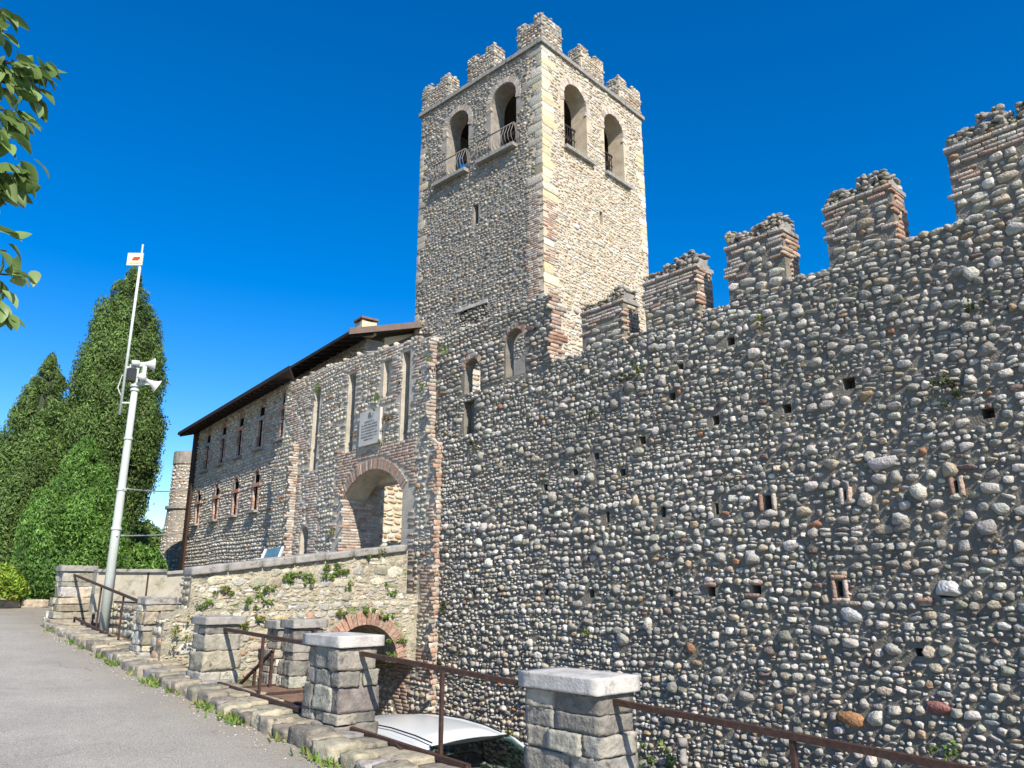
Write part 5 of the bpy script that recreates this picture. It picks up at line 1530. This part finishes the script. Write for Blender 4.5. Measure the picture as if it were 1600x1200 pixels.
# roof skin with curved edges, windscreen header at the front
ZT = 1.205
def roof_sec(x, w, z, cr):
    ys = np.linspace(-1, 1, 13)
    return x, [(w * y, z + cr * (1 - y * y) - .05 * abs(y) ** 6) for y in ys]
RF = CX1 - 1.36
roof = [roof_sec(CX0 + .25, .50, 1.08, .02), roof_sec(CX0 + .5, .53, ZT - .06, .03), roof_sec(CX0 + 1.0, .545, ZT - .015, .035), roof_sec(CX0 + 1.6, .55, ZT, .035), roof_sec(RF - .3, .52, ZT - .02, .035), roof_sec(RF, .50, ZT - .055, .03)]
rfo = obj('roof', loft(roof), M['carpaint'], car)
md = rfo.modifiers.new('thick', 'SOLIDIFY'); md.thickness = .02; md.offset = -1
for sg in (-1, 1):
    # ditch seam, cant rail arc, door window, pillars
    pts = [(x, CY + sg * (w * .86), LANE + z + .012) for x, w, z in ((CX0 + .5, .53, ZT - .06), (CX0 + 1.0, .545, ZT - .004), (CX0 + 1.6, .55, ZT + .008), (RF - .3, .54, ZT - .012), (RF - .02, .525, ZT - .045))]
    obj('roof_seam', Acc().tube(pts, .008, 6).mesh(), M['rubber'], car)
    rail = [(CX0 + .3, .53, 1.02), (CX0 + .6, .56, ZT - .085), (CX0 + 1.1, .575, ZT - .05), (CX0 + 1.7, .58, ZT - .045), (RF - .25, .57, ZT - .075), (RF + .05, .56, ZT - .12), (RF + .45, .60, ZT - .28), (RF + .80, .635, .80)]
    obj('cant_rail', Acc().tube([(x, CY + sg * w, LANE + z) for x, w, z in rail], .034, 8).mesh(True), M['carpaint'], car)
    rxs = (CX0 + .5, CX0 + 1.0, CX0 + 1.6, RF - .3, RF)
    re_ = [(x, CY + sg * w, LANE + z - .05) for x, w, z in zip(rxs, (.53, .545, .55, .52, .50), (ZT - .06, ZT - .015, ZT, ZT - .02, ZT - .055))]
    ri_ = [(x, CY + sg * float(np.interp(x, [q[0] for q in rail], [q[1] for q in rail])), LANE + float(np.interp(x, [q[0] for q in rail], [q[2] for q in rail]))) for x in rxs]
    obj('roof_side', mesh_from(re_ + ri_, [(i, i + 1, 5 + i + 1, 5 + i) for i in range(4)], True), M['carpaint'], car)
    top = [(x, w + .004, z - .03) for x, w, z in rail[1:8]]
    V = [(x, CY + sg * w, LANE + z) for x, w, z in top] + [(x, CY + sg * .665, LANE + .77) for x in np.linspace(CX0 + .45, RF + .80, len(top))]
    n = len(top)
    obj('side_window', mesh_from(V, [(i, i + 1, n + i + 1, n + i) for i in range(n - 1)], True), M['glass_dark'], car)
    xb = CX0 + 1.75
    obj('door_pillar', Acc().bar((xb, CY + sg * .588, LANE + ZT - .07), (xb - .02, CY + sg * .675, LANE + .76), .07, .02).mesh(), M['rubber'], car)
    mir = obj('wing_mirror', Acc().box(RF + .42, RF + .52, CY + sg * .83 - .07, CY + sg * .83 + .07, LANE + .78, LANE + .88).mesh(), M['carpaint'], car)
    bv = mir.modifiers.new('bevel', 'BEVEL'); bv.width = .03; bv.segments = 3
    obj('door_handle', Acc().box(CX0 + 1.3, CX0 + 1.44, CY + sg * .71 - .012, CY + sg * .71 + .012, LANE + .60, LANE + .625).mesh(), M['rubber'], car)
    for xw in (CX0 + .68, CX1 - .72):
        wy = CY + sg * .64
        w_ = obj('wheel', Acc().tube([(xw, wy - .09, LANE + .25), (xw, wy + .09, LANE + .25)], .25, 24).mesh(), M['rubber'], car)
        obj('rim', Acc().tube([(xw, wy + sg * .085, LANE + .25), (xw, wy + sg * .096, LANE + .25)], .165, 20).mesh(), M['grey_plastic'], w_)
    obj('headlight', Acc().tube([(CX1 - .16, CY + sg * .46, LANE + .47), (CX1 - .06, CY + sg * .44, LANE + .45)], [.1, .09], 14).mesh(True), M['glass'], car)
# windscreen, rear window
def screen(x0, w0, z0, x1, w1, z1, bow):
    V, F = [], []
    ny, nx = 9, 5
    for i in range(nx):
        t = i / (nx - 1)
        for j in range(ny):
            y = -1 + 2 * j / (ny - 1)
            V.append((x0 + (x1 - x0) * t + bow * (1 - y * y), CY + y * (w0 + (w1 - w0) * t), LANE + z0 + (z1 - z0) * t + .02 * (1 - y * y)))
    F = [(i * ny + j, i * ny + j + 1, (i + 1) * ny + j + 1, (i + 1) * ny + j) for i in range(nx - 1) for j in range(ny - 1)]
    return mesh_from(V, F, True)
ws = obj('windscreen', screen(RF + .01, .52, ZT - .055, RF + .78, .62, .78, .07), M['glass'], car)
obj('sun_strip', screen(RF + .012, .51, ZT - .053, RF + .05, .515, ZT - .075, .07), M['rubber'], ws)
obj('rear_window', screen(CX0 + .26, .48, 1.06, CX0 + .06, .52, .74, -.03), M['glass'], car)
for sg in (-1, 1):
    obj('wiper', Acc().bar((RF + .80, CY + sg * .1 - .1, LANE + .80), (RF + .66, CY + sg * .1 + .38, LANE + .84), .015, .015).mesh(), M['rubber'], ws)
# cabin: floor, dashboard, seats
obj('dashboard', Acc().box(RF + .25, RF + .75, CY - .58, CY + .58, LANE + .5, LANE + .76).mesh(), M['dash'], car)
for sg in (-1, 1):
    se = obj('seat', Acc().hexa([(RF - .45, CY + sg * .3 - .21, LANE + .35), (RF - .3, CY + sg * .3 - .21, LANE + .35), (RF - .3, CY + sg * .3 + .21, LANE + .35), (RF - .45, CY + sg * .3 + .21, LANE + .35), (RF - .6, CY + sg * .3 - .2, LANE + .9), (RF - .48, CY + sg * .3 - .2, LANE + .9), (RF - .48, CY + sg * .3 + .2, LANE + .9), (RF - .6, CY + sg * .3 + .2, LANE + .9)]).box(RF - .35, RF + .1, CY + sg * .3 - .21, CY + sg * .3 + .21, LANE + .32, LANE + .45).mesh(), M['seat'], car)
    obj('headrest', Acc().box(RF - .60, RF - .52, CY + sg * .3 - .1, CY + sg * .3 + .1, LANE + .93, LANE + 1.06).mesh(), M['seat'], se)
obj('cabin_lining', Acc().box(CX0 + .3, RF + .7, CY - .6, CY + .6, LANE + .2, LANE + .34).box(CX0 + .4, CX0 + .5, CY - .55, CY + .55, LANE + .34, LANE + .85).mesh(), M['rubber'], car)
wh = obj('steering_wheel', Acc().tube([(RF + .16 + .03 * cos(t), CY - .3 + .13 * cos(t + pi / 2) , LANE + .76 + .13 * sin(t + pi / 2)) for t in np.linspace(0, 2 * pi, 17)], .014, 6).mesh(True), M['rubber'], car)

# grey drain pipe at the foot of the wall
dp = root('drain_pipe', 'short grey drain pipe standing against the foot of the cobblestone wall', 'pipe', (-5.62, 7.36, LANE))
obj('tube', Acc().tube([(-5.62, 7.36, LANE), (-5.62, 7.36, -.06)], .035, 12).mesh(True), M['cap_grey'], dp)
obj('socket', Acc().tube([(-5.62, 7.36, -.24), (-5.62, 7.36, -.18)], .048, 12).mesh(True), M['cap_grey'], dp)
obj('end_cap', Acc().tube([(-5.62, 7.36, -.06), (-5.62, 7.36, .02)], [.06, .05], 12).mesh(True), M['cap_grey'], dp)

# low rendered wall and strip beyond the road bend
lw = root('low_wall', 'low pinkish rendered wall beyond the road behind the bright shrub', 'wall', (-25.5, 4.2, 1.2))
obj('wall_body', Acc().box(-25.7, -25.5, -4, 6.0, 1.1, 2.02).mesh(), M['plaster'], lw)
obj('wall_cap', Acc().box(-25.75, -25.45, -4.02, 6.02, 2.02, 2.08).mesh(), M['cap_grey'], lw)
ed = bpy.data.objects.new('verge_edging', None); ed.location = (-22.6, 4.4, 1.2); link(ed); ed['kind'] = 'structure'
for i in range(5):
    stone_block('edging_stone', rng, -22.4, 3.3 + i * .62, 1.24, .2, .58, .22, G((.4, .33, .25)), M['pier_obj'], ed, 0, .1, .03, 3)

# ================================================================== TREES AND PLANTS
def sprays(rng, C, N, size, col, aspect=.30, jitter=.5, up=.5):
    """small leaf clumps: kites at C with outward normals N"""
    n = len(C)
    Nn = N + rng.normal(0, jitter, (n, 3)); Nn /= np.linalg.norm(Nn, axis=1)[:, None]
    A = np.cross(Nn, rng.normal(0, 1, (n, 3))); A += np.array((0, 0, up)); A -= Nn * np.sum(A * Nn, 1)[:, None]; A /= np.linalg.norm(A, axis=1)[:, None] + 1e-9
    B = np.cross(Nn, A)
    s = size * rng.uniform(.6, 1.35, (n, 1))
    V = np.stack([C - A * s, C + B * s * aspect, C + A * s, C - B * s * aspect], 1)
    V[:, 1] += Nn * s * .2
    F = np.arange(n * 4).reshape(n, 4)
    return V.reshape(-1, 3), F, np.repeat(col, 4, 0)

GRN = [(4, G((.115, .195, .05))), (3, G((.15, .235, .06))), (2, G((.08, .13, .04))), (1, G((.18, .25, .07))), (.12, G((.20, .12, .06)))]
GRN2 = [(4, G((.115, .235, .045))), (3, G((.15, .29, .055))), (2, G((.08, .16, .04))), (1, G((.20, .33, .07)))]
def lobed_crown(rng, lobes, per, size, pal, jitter=.5, up=1.0, inner=.55):
    VV, FF, CC, b = [], [], [], 0
    for (c, r) in lobes:
        c, r = np.array(c), np.array(r)
        n = int(per * (r[0] * r[2] + r[0] * r[1]) * 1.25) + 8
        D = rng.normal(0, 1, (n, 3)); D /= np.linalg.norm(D, axis=1)[:, None]
        rad = 1 - rng.normal(.06, .15, (n, 1))
        P = c + D * r * rad
        lc = rng.normal(1, .2)
        V, F, Cc = sprays(rng, P, D / r * r.min(), size, pick(rng, pal, n) * lc, .30, jitter, up)
        VV.append(V); FF.append(F + b); CC.append(Cc); b += len(V)
    return np.concatenate(VV), np.concatenate(FF), np.concatenate(CC)

def conifer(label, base, h, prof, pal, seed, n_lobes, per, size, lean=0., z_trunk=.5):
    rng = np.random.default_rng(seed)
    t_ = root('cypress_tree', label, 'tree', base, None)
    base = np.array(base)
    lobes = []
    for i in range(n_lobes):
        t = rng.uniform(.0, 1) ** .9
        R = np.interp(t, [p[0] for p in prof], [p[1] for p in prof])
        a = rng.uniform(0, 2 * pi)
        lr_ = max(.10, R * rng.uniform(.16, .36))
        d = max(0, R - lr_ * rng.uniform(.35, 1.0))
        lobes.append((base + np.array((d * cos(a) + lean * t, d * sin(a), .15 + t * (h - .25))), (lr_, lr_, lr_ * rng.uniform(1.1, 1.9))))
    V, F, C = lobed_crown(rng, lobes, per, size, pal)
    obj('crown', mesh_from(V, F, False, C), M['leaf_tint'], t_)
    # solid dark core added to block light and sight through the crown
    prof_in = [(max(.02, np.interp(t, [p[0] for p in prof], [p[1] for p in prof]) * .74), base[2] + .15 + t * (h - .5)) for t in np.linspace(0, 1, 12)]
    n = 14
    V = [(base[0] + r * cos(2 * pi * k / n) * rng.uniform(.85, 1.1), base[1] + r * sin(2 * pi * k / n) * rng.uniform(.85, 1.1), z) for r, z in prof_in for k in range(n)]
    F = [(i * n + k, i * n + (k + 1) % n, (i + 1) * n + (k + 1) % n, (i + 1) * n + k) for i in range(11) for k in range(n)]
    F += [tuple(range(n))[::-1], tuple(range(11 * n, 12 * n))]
    obj('dark_crown_core', mesh_from(V, F, False, np.tile(G((.022, .036, .012)), (len(V), 1))), M['leaf_tint'], t_)
    obj('trunk', Acc().tube([tuple(base - np.array((0, 0, .2))), tuple(base + np.array((0, 0, h * .5)))], [.22, .08], 10).mesh(), M['bark'], t_)
    return t_
def on_ground(px, rng_, z):
    pass
conifer('tallest dark green cypress, rising behind the siren pole', (-26.6, 6.05, 1.0), 11.2, [(0, .8), (.12, .95), (.26, 1.15), (.45, 1.5), (.63, 1.32), (.8, .98), (.92, .6), (1, .1)], GRN, 1, 330, 2000, .056)
conifer('broad dark cypress at the left edge, shorter than the one behind the pole', (-27.0, 4.15, 1.0), 7.8, [(0, 1.5), (.2, 1.65), (.45, 1.4), (.7, .88), (.88, .48), (1, .06)], GRN, 2, 260, 2000, .056)
conifer('bright green bushy conifer in front of the two dark cypresses', (-24.6, 5.0, 1.0), 4.9, [(0, .95), (.15, 1.3), (.45, 1.25), (.7, .8), (.9, .42), (1, .1)], GRN2, 3, 260, 2200, .052)
conifer('dark small tree behind the parapet beside the round turret', (-33.5, 9.2, 1.0), 3.3, [(0, 1.3), (.3, 1.5), (.7, 1.1), (1, .3)], GRN, 4, 90, 500, .10)
conifer('green clump growing at the right foot of the tall cypress', (-26.3, 7.25, 1.0), 2.0, [(0, .7), (.4, .95), (.8, .6), (1, .2)], GRN2, 6, 70, 900, .08)

def bush(name, label, cat, c, r, n_l, per, size, pal, seed):
    rng = np.random.default_rng(seed)
    t_ = root(name, label, cat, (c[0], c[1], c[2] - r[2]))
    lobes = []
    for i in range(n_l):
        d = rng.normal(0, 1, 3); d /= np.linalg.norm(d); d[2] = abs(d[2]) * 1.0 - .3
        lr_ = rng.uniform(.25, .4) * min(r)
        lobes.append((np.array(c) + d * np.array(r) * .72, (lr_, lr_, lr_)))
    V, F, C = lobed_crown(rng, lobes, per, size, pal, .8, .2)
    obj('foliage', mesh_from(V, F, False, C), M['leaf_tint'], t_)
    obj('stem', Acc().tube([(c[0], c[1], c[2] - r[2]), (c[0], c[1], c[2])], [.04, .02], 6).tube([(c[0] + .1, c[1], c[2] - r[2]), (c[0] + .2, c[1] + .1, c[2])], [.03, .02], 6).mesh(), M['bark'], t_)
YG = [(4, G((.24, .40, .045))), (3, G((.34, .47, .06))), (2, G((.10, .15, .025))), (1, G((.30, .30, .06)))]
bush('rounded_shrub', 'bright yellow green shrub at the roadside on the far left', 'shrub', (-22.4, 2.85, 1.68), (.75, .9, .62), 90, 1500, .06, YG, 9)

# broadleaf tree whose branch tips hang into the upper left
rng = np.random.default_rng(77)
LEAF = None
def leaf_mesh(seed):
    r = np.random.default_rng(seed)
    ts = [0, .18, .42, .68, .88, 1]; ws = [.02, .17, .26, .22, .11, .0]
    V, F = [], []
    for t, w in zip(ts, ws):
        dz = -.35 * t * t
        V += [(-w, t, dz + w * .35), (0, t, dz), (w, t, dz + w * .35)]
    for i in range(5):
        F += [(i * 3, i * 3 + 1, i * 3 + 4, i * 3 + 3), (i * 3 + 1, i * 3 + 2, i * 3 + 5, i * 3 + 4)]
    me = mesh_from(V, F, True); me.materials.append(M['leaf_obj'])
    return me
LM = [leaf_mesh(i) for i in range(2)]
tree = root('broadleaf_tree', 'leafy branch tips of a broadleaf tree hanging in at the upper left edge', 'tree', (-3.5, -1.5, zr(-3.5) - .1))
obj('trunk', Acc().tube([(-3.5, -1.5, -.2), (-3.45, -1.45, 1.3), (-3.55, -1.5, 2.6), (-3.5, -1.45, 4.2)], [.13, .10, .08, .03], 10).mesh(True), M['bark'], tree)
CL = [G((.16, .25, .07)), G((.21, .31, .10)), G((.12, .19, .05)), G((.28, .37, .15)), G((.15, .23, .065))]
def twig(tip, n, spread, from_):
    tip, from_ = Vector(tip), Vector(from_)
    mid = from_.lerp(tip, .5) + Vector((rng.normal(0, .03), rng.normal(0, .03), .06 + rng.normal(0, .03)))
    obj('branch', Acc().tube([from_, mid, tip], [.012, .007, .003], 6).mesh(True), M['bark'], tree)
    d = (tip - mid).normalized()
    for i in range(n):
        t = 1.04 - (i / max(1, n)) ** 1.2 * .62
        p = mid.lerp(tip, t)
        p = p + Vector(rng.normal(0, .018, 3))
        ax = Vector((d.x * .8 + rng.normal(0, .55), d.y * .8 + rng.normal(0, .55), -.55 + rng.normal(0, .35))).normalized()
        o = bpy.data.objects.new('leaf', LM[int(rng.integers(2))])
        q = ax.to_track_quat('Y', 'Z')
        o.rotation_mode = 'QUATERNION'
        from mathutils import Quaternion
        o.rotation_quaternion = q @ Quaternion((0, 1, 0), rng.normal(0, .7))
        s = rng.uniform(.062, .092)
        o.scale = (s, s, s)
        o.location = p - origin_of(tree)
        o.color = (*(CL[int(rng.integers(5))] * rng.uniform(.8, 1.2)), 1)
        o.parent = tree
        COL.objects.link(o)
NODES = []
for z in (2.45, 2.75, 3.0, 3.25, 3.55, 3.8, 4.05):
    nd = (-3.15 + rng.uniform(-.1, .1), -.62 + rng.uniform(-.12, .12), z)
    NODES.append(nd)
    obj('branch', Acc().tube([(-3.5, -1.47, z - .75), (-3.38 + rng.uniform(-.1, .1), -1.1, z - .32), nd], [.035, .024, .013], 7).mesh(True), M['bark'], tree)
# tips reach into view: photo position of each tip, leaves on it
for px, py, n in [(14, 20, 22), (10, 52, 16), (78, 110, 26), (60, 128, 26), (40, 104, 26), (30, 135, 24), (52, 148, 18), (30, 190, 26), (20, 212, 24), (34, 178, 18), (46, 262, 22), (30, 285, 26), (16, 300, 22), (10, 262, 18), (18, 362, 13), (22, 394, 15), (30, 432, 18), (12, 440, 12), (10, 488, 16), (4, 470, 9)]:
    tip = pix_plane(px - 12, py - 2, 0, -2.8)
    nd = min(NODES, key=lambda q: abs(q[2] - tip[2] + .12))
    twig(tip, int(n * 1.15), .3, nd)
n = 3600
D = rng.normal(0, 1, (n, 3)); D /= np.linalg.norm(D, axis=1)[:, None]
P = np.array((-3.4, -1.05, 3.5)) + D * np.array((.95, .95, 1.5)) * rng.uniform(.5, 1, (n, 1)) ** .5
V, F, C = sprays(rng, P, D, .05, G(CL)[rng.integers(0, 5, n)], .42, .9, -.4)
tag(obj('foliage', mesh_from(V, F, False, C), M['leaf_tint'], tree), kind='stuff')

# weeds growing out of the walls
def weed(label, p, n_out, r, n, pal, seed, drop=0., group='weeds growing from the old walls', size=.022):
    rg = np.random.default_rng(seed)
    D = rg.normal(0, 1, (n, 3)); D /= np.linalg.norm(D, axis=1)[:, None]
    n_out = np.array(n_out, float)
    D += n_out * .5
    cl_ = rg.normal(0, 1, (7, 3)) * np.array(r) * .75
    P = np.array(p) + cl_[rg.integers(0, 7, n)] + D * np.array(r) * .45 * rg.uniform(.1, 1, (n, 1)) + n_out * .02
    P[:, 2] -= drop * rg.uniform(0, 1, n)
    V, F, C = sprays(rg, P, D, size, pick(rg, pal, n), .5, .9, .1)
    o = obj('weed_tuft', mesh_from(V, F, False, C), M['leaf_tint'], None, tuple(p))
    tag(o, label, 'weed', group)
WG = [(4, G((.14, .24, .045))), (3, G((.20, .29, .07))), (2, G((.09, .16, .035))), (1, G((.27, .29, .08)))]
WY = [(3, G((.22, .23, .05))), (2, G((.15, .18, .04))), (1, G((.1, .13, .03)))]
WD = [(3, G((.05, .07, .02))), (2, G((.08, .09, .03)))]
WR = [(3, G((.22, .11, .05))), (2, G((.14, .13, .05)))]
nb = (1, 0, 0)
wd = 0
BW = [((520, 892), 'largest green weed tuft, under the coping at the right of the bridge wall', .15, 240, WG), ((452, 900), 'green tuft under the middle of the sloping coping', .12, 150, WG), ((480, 902), 'small green tuft beside the middle coping slab', .09, 80, WG),
      ((410, 915), 'wide green weed patch left of the middle of the bridge wall', .13, 130, WG), ((395, 940), 'low green weed patch in the middle courses of the bridge wall', .09, 100, WG), ((420, 937), 'tiny tuft right of the low middle patch', .05, 40, WG),
      ((350, 920), 'yellowish weed near the left end of the bridge wall', .09, 60, WY), ((317, 942), 'green weed at the left corner foot of the parapet', .09, 70, WG), ((545, 912), 'small tuft below the largest weed on the bridge wall', .05, 40, WG),
      ((575, 868), 'sprig directly under the coping near the gate', .06, 50, WG), ((596, 862), 'twiggy sprig under the last coping slab', .05, 35, WY), ((612, 920), 'small weed on the cream stones at the right end of the bridge', .07, 50, WG),
      ((572, 950), 'green tuft over the crown of the brick arch', .08, 90, WG), ((602, 960), 'leafy tuft climbing right of the brick arch crown', .08, 90, WG), ((616, 1000), 'ferny tuft hanging at the right springing of the brick arch', .08, 90, WG),
      ((610, 1020), 'bright leaves inside the foot of the brick arch', .09, 80, WG), ((530, 955), 'pale weed patch left of the brick arch', .07, 60, WY), ((405, 963), 'yellow green sprig above the slim dark pillar', .05, 40, WY), ((378, 975), 'mossy weed on the bridge wall right of the grey capped pillar', .07, 50, WY)]
for (q, lab, r, n, pal) in BW:
    wd += 1
    weed(lab, pix_plane(*q, 0, XB + .02), nb, (.035, r * 1.15, r * .6), int(n * 2.2), pal, 100 + wd, .04)
WW = [((740, 692), 'dark trailing weed below the slot at the left of the cobblestone wall', .10, 90, WD), ((1480, 597), 'biggest dark shrublet on the right part of the cobblestone wall', .11, 150, WD), ((1001, 578), 'upper yellowish tuft on the cobblestone wall left of the middle', .06, 60, WY), ((975, 587), 'olive tuft beside the upper yellowish one on the wall', .06, 60, WD),
      ((917, 985), 'yellow green tuft low on the cobblestone wall above the nearest pillar', .06, 60, WY), ((1517, 477), 'small tuft near the wall top right of the fourth merlon', .05, 50, WD), ((694, 945), 'long dark moss hanging beside the brick corner of the gatehouse', .05, 120, WD), ((928, 642), 'tiny green weed in the left middle of the cobblestone wall', .04, 40, WD),
      ((1190, 500), 'small mossy spot just under the crenel right of the third merlon', .05, 40, WY), ((1015, 1185), 'leafy weed at the wall foot right of the nearest pillar', .16, 160, WG), ((1045, 1192), 'second leafy weed at the wall foot by the drain pipe', .14, 120, WG), ((1478, 1170), 'green weed low on the wall above the lower right railing', .07, 70, WG), ((800, 1150), 'yellow sprig at the wall foot behind the car windscreen', .10, 60, WY), ((690, 1035), 'mossy patch right of the gatehouse brick corner', .08, 70, WD), ((740, 1130), 'green moss on the cobbles behind the car', .08, 60, WD)]
for (q, lab, r, n, pal) in WW:
    wd += 1
    tall = 3.2 if 'hanging' in lab else 1.0
    weed(lab, pix_plane(*q, 1, 7.45), (0, -1, 0), (r, .05, r * .9 * tall), n, pal, 200 + wd, .03)
GW = [((498, 607), 'weed tuft at the top of the left drawbridge slot', .09, 70, WG), ((452, 702), 'weed on the ledge of the gatehouse pilaster', .13, 90, WG), ((590, 622), 'weed growing on the ledge over the marble plaque', .10, 80, WG), ((608, 650), 'reddish dry weed right of the marble plaque', .10, 90, WR), ((565, 640), 'rusty dry weed at the upper left of the marble plaque', .06, 40, WR), ((596, 690), 'green weed at the lower right of the marble plaque', .05, 40, WG),
      ((660, 602), 'dark green weed high at the right of the gatehouse', .07, 70, WG), ((694, 545), 'weed on the top corner between gatehouse and wall', .09, 80, WG), ((672, 560), 'yellow moss tuft on the upper right edge of the gatehouse', .05, 40, WY), ((518, 829), 'round yellow moss cushion beside the gateway', .06, 90, WY), ((555, 680), 'brown dry weed left of the marble plaque', .05, 40, WR)]
for (q, lab, r, n, pal) in GW:
    wd += 1
    weed(lab, pix_plane(*q, 1, 7.38), (0, -1, 0), (r, .05, r * .9), n, pal, 300 + wd, .03)
weed('weed by the pole foot left of the slab pillar', (-12.35, 3.7, .82), (0, 0, 1), (.16, .12, .10), 120, WG, 401)
weed('weed on the terrace stones right of the slab pillar', (-10.75, 3.62, 1.02), (1, 0, 0), (.06, .14, .16), 110, WY, 402)

# grass along the kerb
rg = np.random.default_rng(91)
xs_ = np.concatenate([rg.uniform(-15.8, 1.5, 2600), rg.normal(-9.6, .8, 700), rg.normal(-6.9, .9, 900), rg.normal(-11.8, .7, 500)])
cl = np.sin(xs_ * 3.1) + np.sin(xs_ * 7.7 + 1) + rg.normal(0, .7, len(xs_))
xs_ = xs_[cl > 1.0]
xs_ = xs_[xs_ > -15.6]
ysg = 3.03 - np.abs(rg.normal(0, .055, len(xs_)))
P = np.stack([xs_, ysg, np.array([zr(x) for x in xs_]) + .008], 1)
n = len(P)
ax = rg.normal(0, .55, (n, 3)); ax[:, 2] = rg.uniform(.35, 1, n); ax /= np.linalg.norm(ax, axis=1)[:, None]
hgt = rg.uniform(.025, .085, (n, 1))
sd = np.cross(ax, rg.normal(0, 1, (n, 3))); sd /= np.linalg.norm(sd, axis=1)[:, None]
V = np.stack([P - sd * .010, P + sd * .010, P + ax * hgt * .6 + sd * .012, P + ax * hgt], 1).reshape(-1, 3)
F = np.arange(n * 4).reshape(n, 4)
tag(obj('grass', mesh_from(V, F, False, np.repeat(pick(rg, WG + [(2, G((.3, .25, .1)))], n), 4, 0)), M['leaf_tint']), kind='stuff')
# grit and fallen bits along the kerb foot
NG = 900
gx = rg.uniform(-15.5, 1.5, NG)
cen = np.stack([gx, 3.02 - np.abs(rg.normal(0, .12, NG)), np.array([zr(x) for x in gx]) + .004], 1)
V, F, m_ = rock_arrays(rg, NG, cen, [(s_, s_, s_ * .6) for s_ in rg.uniform(.004, .014, NG)])
tag(obj('gravel', mesh_from(V, F, False, np.repeat(pick(rg, BRS, NG), m_, 0)), M['stone_tint']), kind='stuff')

# ------------------------------------------------------------------ to metres
for o in list(COL.objects):
    if o.parent is None and o.type in {'MESH', 'EMPTY'}:
        o.location = o.location * S
        o.scale = o.scale * S
